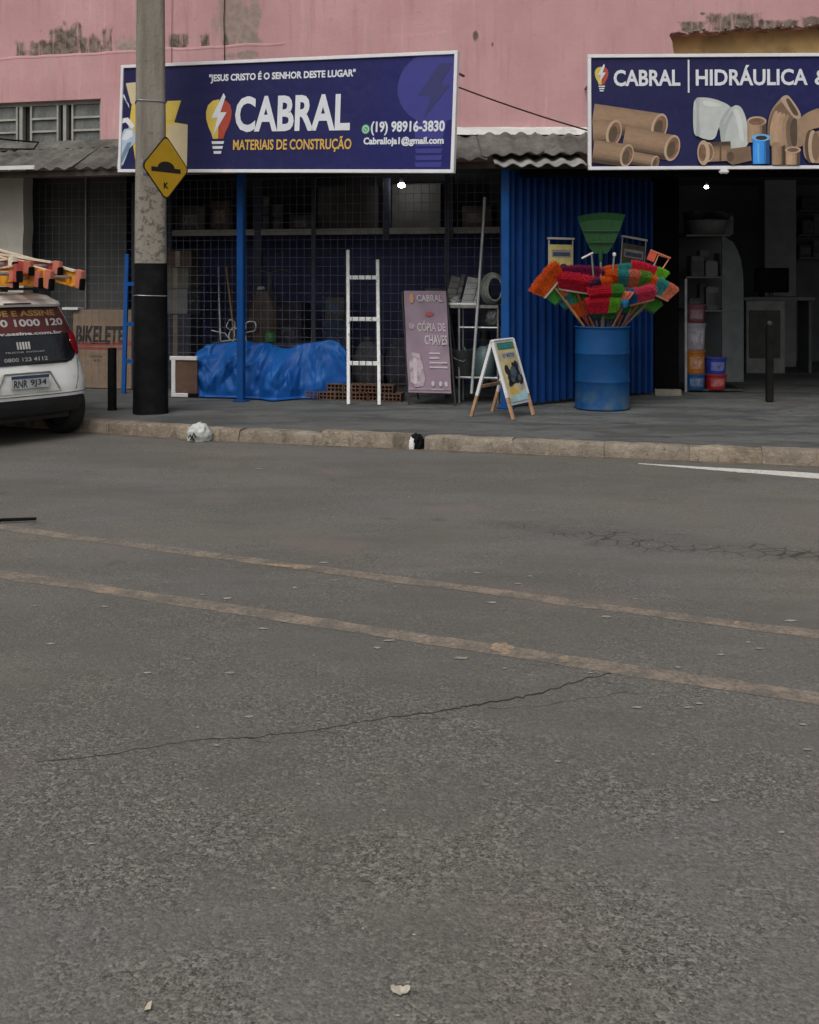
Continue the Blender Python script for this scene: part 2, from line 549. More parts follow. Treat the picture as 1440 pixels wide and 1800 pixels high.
def glass_mat(name, col, rough=0.08):
    k = N(name)
    vec = k.coords()
    k.base(k.mix(k.ramp(k.noise(vec, 7.0, 5.0), 0.3, 0.7), tuple(c * 0.7 for c in col), tuple(c * 1.25 for c in col)))
    k.l(k.ramp(k.noise(vec, 20.0, 4.0), 0.3, 0.7, rough, rough + 0.22), k.p.inputs['Roughness'])
    return k.m
def cement_sheet():
    k = N('fibre_cement')
    vec = k.coords()
    n1 = k.noise(vec, 2.4, 7.0, 0.7)
    c = k.mix(k.ramp(n1, 0.3, 0.7), (0.058, 0.054, 0.047), (0.165, 0.158, 0.143))
    n2 = k.noise(vec, 17.0, 6.0, 0.7)
    c = k.mix(k.ramp(n2, 0.52, 0.68, 0, 0.75), c, (0.045, 0.043, 0.034))
    c = k.mix(k.ramp(n2, 0.25, 0.38, 0.4, 0), c, (0.33, 0.32, 0.30))
    k.base(c)
    k.p.inputs['Roughness'].default_value = 0.92
    k.bump(n2, 0.5, 0.01)
    return k.m

WHITE = M('white_paint', (0.72, 0.72, 0.72), 0.45, var=0.06, dirt=0.15, dirtcol=(0.33, 0.31, 0.28))
SIGN_WHITE = M('sign_frame_white', (0.76, 0.75, 0.77), 0.4, var=0.05, dirt=0.1, dirtcol=(0.4, 0.38, 0.36))
PRINT_WHITE = M('print_white', (0.70, 0.72, 0.77), 0.45, var=0.05)
BLACK = M('black_paint', (0.004, 0.004, 0.0045), 0.75, var=0.3, spec=0.15)
DARK = M('dark_metal', (0.022, 0.022, 0.024), 0.5, var=0.3)
BLUE = M('blue_gate_paint', (0.004, 0.034, 0.150), 0.55, spec=0.2, var=0.15, scale=3, dirt=0.2, dirtcol=(0.02, 0.045, 0.11))
BLUE_POST = M('blue_post_paint', (0.006, 0.072, 0.270), 0.55, spec=0.2, var=0.12, scale=4, dirt=0.2, dirtcol=(0.03, 0.06, 0.14))
STEEL = M('galvanised_steel', (0.30, 0.31, 0.32), 0.42, 0.6, var=0.2, dirt=0.2, dirtcol=(0.14, 0.13, 0.12))
WOOD = M('pale_wood', (0.42, 0.25, 0.14), 0.65, var=0.2, scale=12)

# ================================================================ THE SETTING
ASPH = asphalt()
# road: one sheet
b = B(); b.add([(-70, -40, 0), (70, -40, 0), (70, 70, 0), (-70, 70, 0)], [(0, 1, 2, 3)])
road = tag(b.out('road', ASPH), kind='structure')

def strip(name, pts, width, z, mat, parent, jag=0.006, step=0.06, widths=None):
    """a painted strip along a polyline with slightly ragged edges"""
    pts = [Vector(p) for p in pts]
    line = []
    for a, c in zip(pts[:-1], pts[1:]):
        n_ = max(1, int((c - a).length / step))
        line += [a.lerp(c, i / n_) for i in range(n_)]
    line.append(pts[-1])
    rows = [[], []]
    for i, p in enumerate(line):
        d = (line[min(i + 1, len(line) - 1)] - line[max(i - 1, 0)]).normalized()
        nrm = Vector((-d.y, d.x, 0))
        t = i / (len(line) - 1)
        wd = width if widths is None else widths[0] + (widths[1] - widths[0]) * t
        n1_ = noise.noise(Vector((p.x * 1.3, p.y * 1.3, 2))) * .018; n2_ = noise.noise(Vector((p.x * 1.7, p.y * 1.7, 6))) * .018
        rows[0].append((*(p + nrm * (wd / 2 + n1_ + random.uniform(-jag, jag)))[:2], z))
        rows[1].append((*(p - nrm * (wd / 2 + n2_ + random.uniform(-jag, jag)))[:2], z))
    bb = B(); bb.grid(rows)
    return bb.out(name, mat, parent)
OCHRE = worn_line('worn_yellow_line', (0.320, 0.248, 0.180), 0.40, 0.62, 0.74)
WLINE = worn_line('white_edge_line', (0.60, 0.58, 0.54), 0.22, 0.42, 0.97)
a1, a2 = gp(0, 927), gp(1440, 1116)
d = (a2 - a1).normalized()
strip('painted_line', [a1 - d * 12, a1, a2, a2 + d * 9], 0.10, 0.0015, OCHRE, road)
a1, a2 = gp(0, 1009), gp(1440, 1229)
d = (a2 - a1).normalized()
strip('painted_line', [a1 - d * 12, a1, a2, a2 + d * 9], 0.112, 0.0015, OCHRE, road)
a1, a2 = gp(1122, 815), gp(1440, 837)
d = (a2 - a1).normalized()
strip('painted_line', [a1, a1 + d * 1.2], 0.1, 0.0015, WLINE, road, widths=(0.01, 0.22), jag=0.004)
strip('painted_line', [a1 + d * 1.2, a2, a2 + d * 8], 0.22, 0.0015, WLINE, road, jag=0.004, widths=(.22, .30))
# brighter flakes of paint left on the yellow lines
FLAKE = worn_line('paint_flake', (0.40, 0.285, 0.18), 0.34, 0.56, 0.85)
rgf = random.Random(4)
for (x0, y0, x1, y1, wd) in ((470, 993, 520, 997, 0.03), (515, 996, 545, 999, 0.045), (862, 1137, 900, 1142, 0.06), (880, 1146, 898, 1149, .03), (980, 1157, 1004, 1161, 0.035), (797, 1157, 826, 1158, 0.012), (1290, 1094, 1300, 1096, 0.03)):
    p0, p1 = gp(x0, y0), gp(x1, y1)
    n_ = 16
    ctr, ax = (p0 + p1) / 2, (p1 - p0) / 2
    ay = Vector((-ax.y, ax.x, 0)).normalized() * wd
    vs_ = []
    for q in range(n_):
        a = 2 * math.pi * q / n_
        rr = 1 + rgf.uniform(-.35, .25)
        p = ctr + ax * math.cos(a) * rr + ay * math.sin(a) * rr
        vs_.append((p.x, p.y, .003))
    bb = B(); bb.add(vs_ + [(ctr.x, ctr.y, .0031)], [(q, (q + 1) % n_, n_) for q in range(n_)]); bb.out('paint_patch', FLAKE, road)
# crack running over the near lane: a thin tar-dark groove of uneven width
TAR = M('crack_tar', (0.018, 0.017, 0.016), 0.9, var=0.3)
CR = [(60, 1338), (180, 1327), (260, 1313), (340, 1304), (430, 1296), (500, 1290), (560, 1282), (620, 1272), (690, 1262), (760, 1253), (815, 1243), (870, 1232), (920, 1224), (960, 1216), (990, 1205), (1030, 1194), (1085, 1183)]
cp = []
for p in CR:
    cp.append(gp(*p) + Vector((random.uniform(-.008, .008), random.uniform(-.012, .012), 0)))
fine = []
for a, c in zip(cp[:-1], cp[1:]):
    for i in range(6):
        q = a.lerp(c, i / 6)
        fine.append(q + Vector((random.uniform(-.006, .006), random.uniform(-.010, .010), 0)))
rows = [[], []]
for i, q in enumerate(fine):
    t = i / len(fine)
    wd = 0.0012 + 0.0062 * max(0.0, noise.noise(Vector((t * 9, 0.3, 0))) * 0.6 + 0.45) * (0.15 + 1.1 * t)
    rows[0].append((q.x, q.y + wd, 0.0012)); rows[1].append((q.x, q.y - wd, 0.0012))
bb = B(); bb.grid(rows); bb.out('crack', TAR, road)
def small_crack(pts, wd):
    ps = [gp(*p) for p in pts]
    fl = []
    for a, c in zip(ps[:-1], ps[1:]):
        for i in range(5):
            fl.append(a.lerp(c, i / 5) + Vector((random.uniform(-.006, .006), random.uniform(-.012, .012), 0)))
    rr = [[], []]
    for i, q in enumerate(fl):
        w_ = wd * (0.3 + random.random())
        rr[0].append((q.x, q.y + w_, 0.0012)); rr[1].append((q.x, q.y - w_, 0.0012))
    b_ = B(); b_.grid(rr); b_.out('crack', TAR, road)
small_crack([(690, 1262), (715, 1266), (745, 1262), (790, 1262)], 0.0018)
small_crack([(430, 1296), (455, 1303), (490, 1306)], 0.0016)
small_crack([(1030, 1194), (1060, 1200), (1100, 1202), (1150, 1208)], 0.0008)
small_crack([(560, 1282), (590, 1288), (625, 1288)], 0.0014)
small_crack([(860, 1246), (960, 1240), (1040, 1226), (1100, 1217), (1140, 1221)], 0.0012)

# the kerb runs straight along the shop and bends away at the left
SLATE = slate()
TK2 = R(24.0)
T0 = kt(330)
UK2 = Vector((math.cos(TK2), -math.sin(TK2), 0)); VK2 = Vector((math.sin(TK2), math.cos(TK2), 0))
KB = K0 + UK * T0
def KP(t, off=0.0):
    if t >= T0: return K0 + UK * t + VK * off
    return KB + UK2 * (t - T0) + VK2 * off
pts = [KP(-22, .135), KB + (VK + VK2).normalized() * .135, KP(18, .135), KP(18, 16), KP(-22, 16)]
b = B()
b.add([(p.x, p.y, -.15) for p in pts] + [(p.x, p.y, PAV - .006) for p in pts], [(4, 3, 2, 1, 0), (5, 6, 7, 8, 9)] + [(i, (i + 1) % 5, 5 + (i + 1) % 5, 5 + i) for i in range(5)])
pavement = tag(b.out('pavement', SLATE, tri=True), kind='structure')
KM = kerb_mat()
kerb = tag(bpy.data.objects.new('kerb', None), kind='structure')
COL.objects.link(kerb)
# brown dust gathered in the gutter
def gutter_mat():
    k = N('gutter_dust')
    vec = k.coords(rnd=False)
    n = k.noise(vec, 7.0, 6.0, .7)
    c = k.mix(k.ramp(n, .35, .65), (0.075, 0.058, 0.044), (0.150, 0.118, 0.090))
    c = k.mix(k.ramp(k.noise(vec, 60.0, 3.0), .4, .7, 0, .5), c, (0.10, 0.092, 0.08))
    k.base(c); k.p.inputs['Roughness'].default_value = .95
    k.bump(n, .4, .01)
    return k.m
GUT = gutter_mat()
rows = [[], []]
for i in range(260):
    t = -12 + 24 * i / 259
    wv = 0.05 + 0.07 * abs(noise.noise(Vector((t * 1.3, 0, 3)))) + .03 * noise.noise(Vector((t * 9, 0, 3)))
    p, q = KP(t, .02), KP(t, -max(.015, wv))
    rows[0].append((p.x, p.y, .006)); rows[1].append((q.x, q.y, .001))
bb = B(); bb.grid(rows); bb.out('gutter_dust', GUT, road)
def kt2(px):
    """kerb parameter seen at px on the bent left part"""
    k = (px - 720) / FPX
    return T0 + (k * KB.y - KB.x) / (UK2.x - UK2.y * k)
joints = [kt2(p) for p in (-1700, -1200, -820, -520, -280, -90, 60, 190)] + [T0] + [kt(p) for p in (420, 565, 722)]
ends = [(joints[i], joints[i + 1]) for i in range(len(joints) - 1)]
j2 = [kt(p) for p in (746, 900, 1062, 1212, 1340, 1490, 1680, 1900, 2200, 2600)]
ends += [(j2[i], j2[i + 1]) for i in range(len(j2) - 1)]
for i, (x0, x1) in enumerate(ends):
    dz, dy, tl = random.uniform(-.005, .005), random.uniform(-.006, .006), random.uniform(-.006, .006)
    n_ = max(8, int((x1 - x0) / 0.045))
    rows = []
    g = 0.0012
    L_ = x1 - x0
    for j in range(n_ + 1):
        x = g + (L_ - 2 * g) * j / n_
        xs = x + x0
        edge = min(j, n_ - j)
        cr = (0.001 + .013 * (i % 4 == 1)) * max(0, 1 - edge / 2.5)
        e1 = noise.noise(Vector((xs * 4, 1.7, i))) * 0.010 + noise.noise(Vector((xs * 17, 1.7, i))) * 0.006
        e2 = noise.noise(Vector((xs * 5, 9.7, i))) * 0.012 + noise.noise(Vector((xs * 19, 9.7, i))) * 0.006
        rnd_ = 0.012 + abs(noise.noise(Vector((xs * 6, 4.1, 2)))) * 0.035 + abs(noise.noise(Vector((xs * 23, 4.1, 2)))) * 0.012 + cr
        zt = PAV + dz + tl * j / n_ + e1 - cr * .6
        yf = dy + e2 + cr * .5
        rows.append([(x, yf - 0.006, -0.1), (x, yf - .002, 0.03), (x, yf + 0.006, zt - rnd_), (x, yf + 0.006 + rnd_ * .35, zt - rnd_ * .35), (x, yf + 0.01 + rnd_, zt), (x, 0.14 + dy * .3, zt), (x, 0.14 + dy * .3, -0.1)])
    bb = B(); bb.grid(rows)
    nv = len(rows[0])
    bb.f.append(tuple(range(nv))); bb.f.append(tuple((len(rows) - 1) * nv + q for q in range(nv - 1, -1, -1)))
    bb.out('kerb_stone', KM, kerb, loc=KP(x0 + 1e-4), rotz=-(TK if x0 >= T0 - 1e-6 else TK2), smooth=50)

# ---------------------------------------------------------------- pink building
VW = 0.55                                         # upper wall plane in front-frame depth
ZJ = 3.15                                         # where the lean-to roof meets the wall
UC = fu(795, VW)                                  # corner where the wall turns square to the street
CR_ = F(UC, VW)
YR = CR_.y                                        # right-hand wall plane
bld = thing('pink_building', 'two-storey building with peeling pink render above the shop awning', 'building', CR_, 0.0)
HT = 6.6
WD = 0.22
# left wall, in its own rotated frame: x along the front (0 at the corner, negative left), y into the building
def lx(px): return fu(px, VW) - UC
def lz(px, py): return fz(px, py, VW)
zl = lz(150, 93)                                  # ledge line
wz0, wz1 = ZJ - 0.03, lz(90, 177)
wx1 = lx(177); wx0 = lx(-330)
LW = pink_wall('pink_render_left', [(lx(430), lz(430, 97), 0.25, 0.05, 'bare')])
ZL = zl
LU = pink_wall('pink_render_upper', [
    *[(lx(p_), ZL - .03 + h_ / 2, w_ / 2, h_ / 2 + .02, 'block') for p_, w_, h_ in ((36, .16, .20), (75, .40, .20), (103, .26, .34), (128, .24, .40), (158, .36, .22), (188, .14, .30), (312, .26, .18), (360, .12, .16), (50, .3, .08), (225, .3, .1))], (lx(225), ZL + .04, 0.30, 0.16, 'bare'),
    (lx(420), ZL + .35, 0.34, 0.62, 'bare'), (lx(396), ZL + .02, 0.04, 0.12, 'mould'), (lx(440), ZL + .02, 0.2, 0.12, 'bare')])
root = put('left_wall', None, bld); root.rotation_euler = (0, 0, -TH)
b = B()
b.box(-14, wx0, 0, WD, 2.75, zl); b.box(wx1, 0.0, 0, WD, 2.75, zl)
b.box(wx0, wx1, 0, WD, wz1, zl); b.box(wx0, wx1, 0, WD, 2.75, wz0)
me = b.mesh('render', LW); o = put('render', me, root)
b = B(); b.box(-14, 0.0, 0.010, WD, zl + 0.001, HT); b.out('upper_render', LU, root)
# uneven lip of render along the ledge
rows = []
for i in range(141):
    x = -14 + (14 + lx(500)) * i / 140
    e = noise.noise(Vector((x * 3, 0, 5))) * 0.014 + noise.noise(Vector((x * 14, 0, 5))) * 0.006
    rows.append([(x, -0.003, zl - 0.03 + e), (x, -0.004 + e * .2, zl - 0.010 + e), (x, 0.002, zl + 0.002 + e), (x, 0.012, zl + 0.004 + e)])
bb = B(); bb.grid(rows); bb.out('ledge', LW, root, smooth=60)
# ribbon of louvred windows
FR = M('window_frame_paint', (0.335, 0.335, 0.300), 0.6, var=0.15, dirt=0.35, dirtcol=(0.14, 0.13, 0.11))
PANE = glass_mat('dusty_glass', (0.115, 0.122, 0.112), 0.15)
win = put('window', None, root)
b = B()
b.box(wx0, wx1, 0.085, 0.125, wz1 - 0.045, wz1); b.box(wx0, wx1, 0.085, 0.125, wz0, wz0 + 0.04)
b.out('window_frame', FR, win)
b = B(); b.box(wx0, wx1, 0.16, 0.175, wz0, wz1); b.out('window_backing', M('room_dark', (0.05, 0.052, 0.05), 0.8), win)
bays = [(50, 97), (123, 173), (-18, 25), (-95, -45), (-170, -120), (-245, -195), (-318, -270)]
for (p0, p1) in bays:
    x0, x1 = lx(p0), lx(p1)
    for xq in (x0, x1):
        bb = B(); bb.box(xq - 0.012, xq + 0.012, 0.055, 0.115, wz0, wz1 - 0.045); bb.out('bay_frame', FR, win)
    zb, zt = wz0 + 0.04, wz1 - 0.05
    for r_ in range(3):
        za, zc = zb + (zt - zb) * r_ / 3, zb + (zt - zb) * (r_ + 1) / 3
        bb = B()
        m = Matrix.Translation((0, 0.09, (za + zc) / 2)) @ Matrix.Rotation(R(random.uniform(-9, -4)), 4, 'X')
        bb.box(x0 + 0.014, x1 - 0.014, -0.003, 0.003, -(zc - za) / 2 + 0.012, (zc - za) / 2 - 0.004, m)
        bb.out('pane', PANE, win)
        if r_:
            bb = B(); bb.box(x0 + 0.012, x1 - 0.012, 0.058, 0.10, za - 0.013, za + 0.011); bb.out('glazing_bar', FR, win)
for p in (32, 109, -32, -108, -182, -257):
    bb = B(); bb.box(lx(p) - 0.022, lx(p) + 0.022, 0.06, 0.13, wz0 + 0.04, wz1 - 0.046); bb.out('mullion', FR, win)
bb = B(); bb.box(lx(-16), lx(21), 0.10, 0.104, lz(10, 216), lz(10, 190)); o = bb.out('paper', M('old_paper', (0.52, 0.50, 0.46), 0.8, var=.1), win)
# right-hand wall, square to the street, with a broken-edged opening
def rx(px): return (px - 720) / FPX * YR - CR_.x
def rz(py): return CAM_Z - (py - HOR) * YR / FPX
RW = pink_wall('pink_render_right', [(rx(836), rz(62), 0.03, 0.06, 'mould'), (rx(866), rz(78), 0.02, 0.04, 'mould'), *[(rx(p_), rz(54) + h_ / 2, w_ / 2, h_ / 2 + .02, 'block') for p_, w_, h_ in ((1215, .30, .08), (1290, .60, .18), (1370, .5, .10), (1440, .4, .14))], (rx(1236), rz(24), 0.04, 0.02, 'mould')])
rr_ = put('right_wall', None, bld)
nx0, nz1, nz0 = rx(1181), rz(52), rz(135)
b = B(); b.box(0.0, nx0 - 0.06, 0, WD, 2.75, HT); b.box(nx0 - 0.06, 14, 0, WD, 2.75, nz0); b.out('render', RW, rr_)
# broken rim: jagged left jamb and head
rnd = random.Random(5)
left = [(nx0 - 0.06, nz0)]
for i in range(1, 8):
    z = nz0 + (nz1 - nz0) * i / 8
    left.append((nx0 + 0.05 - 0.07 * i / 8 + rnd.uniform(-.018, .012), z))
top = []
x = nx0 - 0.01
while x < 13.9:
    px_ = (x + CR_.x) / YR * FPX + 720
    base = rz(58 - min(14, max(0, (px_ - 1181) * 0.055)))
    top.append((x, base + rnd.uniform(-.015, .02)))
    x += rnd.uniform(.03, .09)
top.append((14, top[-1][1]))
b = B()
jamb = [(nx0 - 0.06, nz0)] + [(x + .0, z) for x, z in left[1:]] + [top[0], (nx0 - 0.06, top[0][1])]
b.prism([(nx0 - 0.06, nz0), (nx0 + 0.045, nz0)] + left[1:] + [top[0], (nx0 - 0.06, top[0][1])], 0, WD)
b.prism([(nx0 - 0.06, top[0][1])] + top + [(14, HT), (nx0 - 0.06, HT)], 0, WD)
b.out('broken_render', RW, rr_, tri=True)
# crumbs of loose render hanging on the broken edge
CRUM = M('loose_render', (0.26, 0.20, 0.165), 0.95, var=0.4, scale=14, bump=0.5)
b = B()
for i, (x, z) in enumerate(top[:60]):
    for q in range(2):
        s_ = rnd.uniform(.008, .024)
        m = Matrix.Translation((x + rnd.uniform(-.03, .03), rnd.uniform(-.012, .03), z + rnd.uniform(-.008, .03))) @ Matrix.Rotation(rnd.uniform(0, 6), 4, Vector((rnd.random(), rnd.random(), rnd.random() + .1)))
        b.box(-s_, s_, -s_ * .5, s_ * .5, -s_ * .6, s_ * .6, m)
tag(b.out('render_crumbs', CRUM, rr_), kind='stuff')
OCH = M('ochre_plaster', (0.80, 0.60, 0.27), 0.85, var=0.2, scale=3, dirt=0.3, dirtcol=(0.22, 0.14, 0.06), bump=.2)
b = B()
b.box(nx0 - 0.1, 14, 0.30, 0.38, nz0 - 0.2, nz1 + 0.5)
b.box(nx0 - 0.16, nx0 - 0.1, WD, 0.38, nz0 - 0.2, nz1 + 0.5)
b.box(nx0 - 0.1, 14, WD, 0.30, nz0 - 0.25, nz0 - 0.2)
b.box(nx0 - 0.1, 14, WD, 0.30, nz1 + 0.5, nz1 + 0.56)
b.out('recess', OCH, rr_)
# body of the building: flat roof, ceiling over the shop, sides
CEIL = M('ceiling_board', (0.10, 0.10, 0.105), 0.9, var=0.2)
b = B(); b.box(-15, 15, WD + 0.55, 9, HT - 0.1, HT); b.out('roof_slab', CEIL, bld)
b = B(); b.add([(-14.2, 3.85, 2.98), (0.1, 0.27, 2.98), (14, 0.27, 2.98), (14, 8, 2.98), (-14.2, 8, 2.98), (-14.2, 3.85, 3.10), (0.1, 0.27, 3.10), (14, 0.27, 3.10), (14, 8, 3.10), (-14.2, 8, 3.10)],
               [(0, 1, 2, 3, 4), (9, 8, 7, 6, 5), (0, 5, 6, 1), (1, 6, 7, 2), (2, 7, 8, 3), (3, 8, 9, 4), (4, 9, 5, 0)]); b.out('ceiling', CEIL, bld)
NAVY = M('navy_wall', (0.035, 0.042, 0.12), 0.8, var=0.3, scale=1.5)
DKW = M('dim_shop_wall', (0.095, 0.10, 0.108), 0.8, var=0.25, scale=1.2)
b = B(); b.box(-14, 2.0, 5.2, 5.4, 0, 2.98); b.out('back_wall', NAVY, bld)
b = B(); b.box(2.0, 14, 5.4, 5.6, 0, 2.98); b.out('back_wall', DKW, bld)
b = B(); b.box(2.02, 2.12, 1.05, 5.2, 0, 2.98); b.out('partition', DKW, bld)
b = B(); b.box(-14.2, -14, 3.9, 9, 0, 2.98); b.box(13.9, 14.1, 0, 8, 0, 2.98); b.out('side_wall', DKW, bld)

# cream pier of the neighbouring house at the far left, under the awning
CREAM = M('cream_render', (0.46, 0.43, 0.375), 0.9, var=0.1, scale=2, dirt=0.35, dirtcol=(0.24, 0.22, 0.18), bump=.25)
ux = fu(41, 0.35)
rows = []
b = B()
edge = []
for i in range(25):
    z = PAV - .02 + (2.95 - PAV) * i / 24
    edge.append((0.0 + noise.noise(Vector((0, z * 3, 8))) * 0.02 + noise.noise(Vector((0, z * 11, 8))) * .012, z))
b.prism([(-9.5, PAV - .02)] + edge + [(-9.5, 2.95)], 0, 0.2)
pier = tag(b.out('neighbour_wall', CREAM, loc=F(ux, 0.35), rotz=-TH, tri=True), 'plain cream rendered wall at the far left behind the parked car', 'wall')

# ---------------------------------------------------------------- corrugated lean-to roofs
CEM = cement_sheet()
def corrugated(name, label, origin, rotz, x0, x1, ye, ze, yw, zw, sheet=1.05, ze2=None):
    t = thing(name, label, 'awning', origin, rotz)
    n_ = max(1, round((x1 - x0) / sheet))
    wl = 0.177
    for i in range(n_):
        a, c = x0 + (x1 - x0) * i / n_ - 0.03, x0 + (x1 - x0) * (i + 1) / n_ + 0.03
        m_ = int((c - a) / wl * 8)
        jy, jz = random.uniform(-.07, .05), random.uniform(-.022, .018) + (0.009 if i % 2 else 0)
        rows = [[], []]
        for j in range(m_ + 1):
            x = a + (c - a) * j / m_
            w_ = math.cos(2 * math.pi * x / wl) * 0.016
            zz = ze + min(.09, ((ze2 if ze2 is not None else ze) - ze) * (x - x0) / (x1 - x0))
            chip = 0.02 * noise.noise(Vector((x * 7, i, 0)))
            rows[0].append((x, ye + jy + chip, zz + jz + w_))
            rows[1].append((x, yw, zw + jz + w_))
        bb = B(); bb.grid(rows)
        bb.out('roof_sheet', CEM, t, smooth=60, solid=0.008)
    for i in range(n_ * 2 + 1):   # rafters under the sheets
        x = x0 + (x1 - x0) * i / (n_ * 2)
    rm = M('rafter_wood', (0.055, 0.045, 0.035), 0.85, var=0.3)
    for f in (0.12, 0.88):
        bb = B(); y = ye + (yw - ye) * f; z = ze + (zw - ze) * f - 0.075
        bb.box(x0, x1, y - 0.03, y + 0.03, z - 0.04, z + 0.03)
        bb.out('purlin', rm, t)
    return t
left_roof = corrugated('corrugated_awning', 'stained grey corrugated awning running left behind the wide banner', F(0, 0), -TH, -11.5, -0.62, -0.28, 2.735, VW - 0.005, ZJ, ze2=2.745)
ye_r = 11.28
right_roof = corrugated('corrugated_awning', 'weathered corrugated awning between the two shop signs', Vector((0.18, 0, 0)), 0.0, 0.0, 9.0, ye_r, 2.715, YR - 0.005, ZJ - 0.02, sheet=.6, ze2=3.15)
# a newer, paler run of sheets lapped under the eave between the signs
x_a, x_b = (872 - 720) / FPX * 11.2 - .18, (1027 - 720) / FPX * 11.2 - .18
PALE = M('pale_fibre_cement', (0.27, 0.265, 0.25), .9, var=.25, scale=5, dirt=.35, dirtcol=(.12, .11, .095), bump=.3)
for i in range(2):
    xa, xb = x_a + (x_b - x_a) * i / 2 - .02, x_a + (x_b - x_a) * (i + 1) / 2 + .02
    rows = [[], []]
    for j in range(37):
        x = xa + (xb - xa) * j / 36
        w_ = math.cos(2 * math.pi * x / .177) * .018
        rows[0].append((x, ye_r - .16 + .02 * noise.noise(Vector((x * 6, i, 4))), 2.655 + w_ + .012 * i)); rows[1].append((x, ye_r + .40, 2.83 + w_ + .012 * i))
    bb = B(); bb.grid(rows); bb.out('roof_sheet', PALE, right_roof, smooth=60, solid=.008)
MORT = M('white_mortar', (0.62, 0.61, 0.60), 0.7, var=0.12, scale=5, dirt=0.25, dirtcol=(0.2, 0.19, 0.17), bump=.3)
rows = []
for i in range(60):
    x = 9.0 * i / 59
    e = noise.noise(Vector((x * 5, 2, 0))) * .008
    rows.append([(x, YR - 0.17 + e, ZJ - 0.062 + e), (x, YR - 0.12, ZJ + 0.006 + e), (x, YR - 0.004, ZJ + 0.045 + e), (x, YR - 0.003, ZJ - .02)])
bb = B(); bb.grid(rows); bb.out('mortar_flashing', MORT, right_roof, smooth=60)
rows = []
for i in range(80):
    x = -11.5 + 10.88 * i / 79
    e = noise.noise(Vector((x * 5, 7, 0))) * .012
    rows.append([(x, VW - 0.20 + e, ZJ - 0.085 + e), (x, VW - 0.12, ZJ + 0.0 + e), (x, VW - 0.004, ZJ + 0.035 + e), (x, VW - 0.003, ZJ - .03)])
bb = B(); bb.grid(rows); bb.out('mortar_flashing', CEM, left_roof, smooth=60)
bb = B(); bb.box(fu(-260, -.36), fu(62, -.36), -0.375, -0.345, 2.745, 2.79); bb.out('eave_strip', MORT, left_roof)
# fascia board closing the dark eave above the opening
bb = B(); bb.box(1.0, 9.0, ye_r + 0.22, ye_r + 0.25, 2.57, 2.74); bb.out('fascia', M('fascia_dark', (0.006, 0.006, 0.007), 0.9, spec=.1), right_roof)

# ---------------------------------------------------------------- wires on the wall
WIRE = M('cable_dark', (0.035, 0.018, 0.018), 0.6, var=.2)
def cable(label, pts, r=0.009, mat=None, name='cable'):
    base = Vector(pts[0])
    b_ = B(); b_.path([Vector(p) - base for p in pts], r, 6)
    return tag(b_.out(name, mat or WIRE, loc=base, smooth=60), label, 'cable')
def sag(a, c, s_, n_=14):
    a, c = Vector(a), Vector(c)
    return [a.lerp(c, i / n_) - Vector((0, 0, s_ * 4 * (i / n_) * (1 - i / n_))) for i in range(n_ + 1)]
cable('dark red cable sagging from the wide banner down to the awning', sag(pp(790, 147, 11.95), pp(1036, 230, 11.75), 0.02))
pw = F(UC + lx(395), VW - 0.012)
cable('thin dark cable running straight down the pink wall above the banner', [Vector((pw.x, pw.y + .001 * i, 3.2 + 3.3 * i / 12)) + Vector((.006 * math.sin(i * 2.3), 0, 0)) for i in range(13)], 0.006)
pw2 = F(UC + lx(303), VW - 0.012)
cable('faint thin wire on the pink wall just right of the pole', [Vector((pw2.x, pw2.y, 3.2 + 3.3 * i / 12)) + Vector((.004 * math.sin(i * 1.3), 0, 0)) for i in range(13)], 0.003)
w0 = F(fu(-60, 0.1), 0.1, fz(-60, 236, 0.1)); w1 = F(fu(68, 0.1), 0.1, fz(68, 250, 0.1)); w2 = F(fu(60, 0.1), 0.1, fz(60, 262, 0.1))
cable('black cable lying loose on the roof below the window', sag(w0, w1, .01, 8) + [w2, F(fu(10, .1), .1, fz(10, 262, .1)), F(fu(-80, .1), .1, fz(-80, 258, .1))], 0.011, BLACK)

# ================================================================ SIGNS
def navy_print():
    k = N('banner_navy')
    vec = k.coords(rnd=False)
    sx = k.n('ShaderNodeSeparateXYZ'); k.l(vec, sx.inputs[0])
    c = k.mix(k.ramp(sx.outputs[0], 1.2, 4.2), (0.014, 0.015, 0.076), (0.015, 0.016, 0.135))
    c = k.mix(k.ramp(k.noise(vec, 1.2, 4.0), 0.4, 0.7, 0, 0.5), c, (0.021, 0.021, 0.092))
    c = k.mix(k.ramp(k.noise(vec, 9.0, 5.0), 0.5, 0.75, 0, 0.15), c, (0.06, 0.06, 0.085))
    k.base(c)
    k.p.inputs['Roughness'].default_value = 0.55; k.p.inputs['Specular IOR Level'].default_value = 0.25
    wr = k.noise(k.coords(rnd=False, scale=(1, 1, .35)), 5.0, 4.0, .6)
    k.bump(k.math('ADD', k.noise(vec, 2.6, 3.0), k.math('MULTIPLY', wr, .6)), 0.3, 0.05)
    return k.m
NAVYP = navy_print()
GOLD = M('print_gold', (0.66, 0.40, 0.07), 0.5, var=0.06)
YEL = M('print_yellow', (0.66, 0.48, 0.08), 0.5, var=0.06)
RED = M('print_red', (0.42, 0.06, 0.035), 0.5, var=0.06)
CRE = M('print_cream', (0.60, 0.50, 0.31), 0.5, var=0.06)
WMARK = M('print_watermark_blue', (0.034, 0.034, 0.235), 0.5, var=0.05)
WMARK2 = M('print_watermark_dark', (0.026, 0.026, 0.135), 0.5, var=0.05)
GREEN_P = M('print_green', (0.06, 0.36, 0.12), 0.5)
PALE_BLUE = M('print_pale_blue', (0.40, 0.50, 0.62), 0.5, var=.1)
BLUEGREY = M('print_blue_grey', (0.16, 0.24, 0.33), 0.5, var=.1)

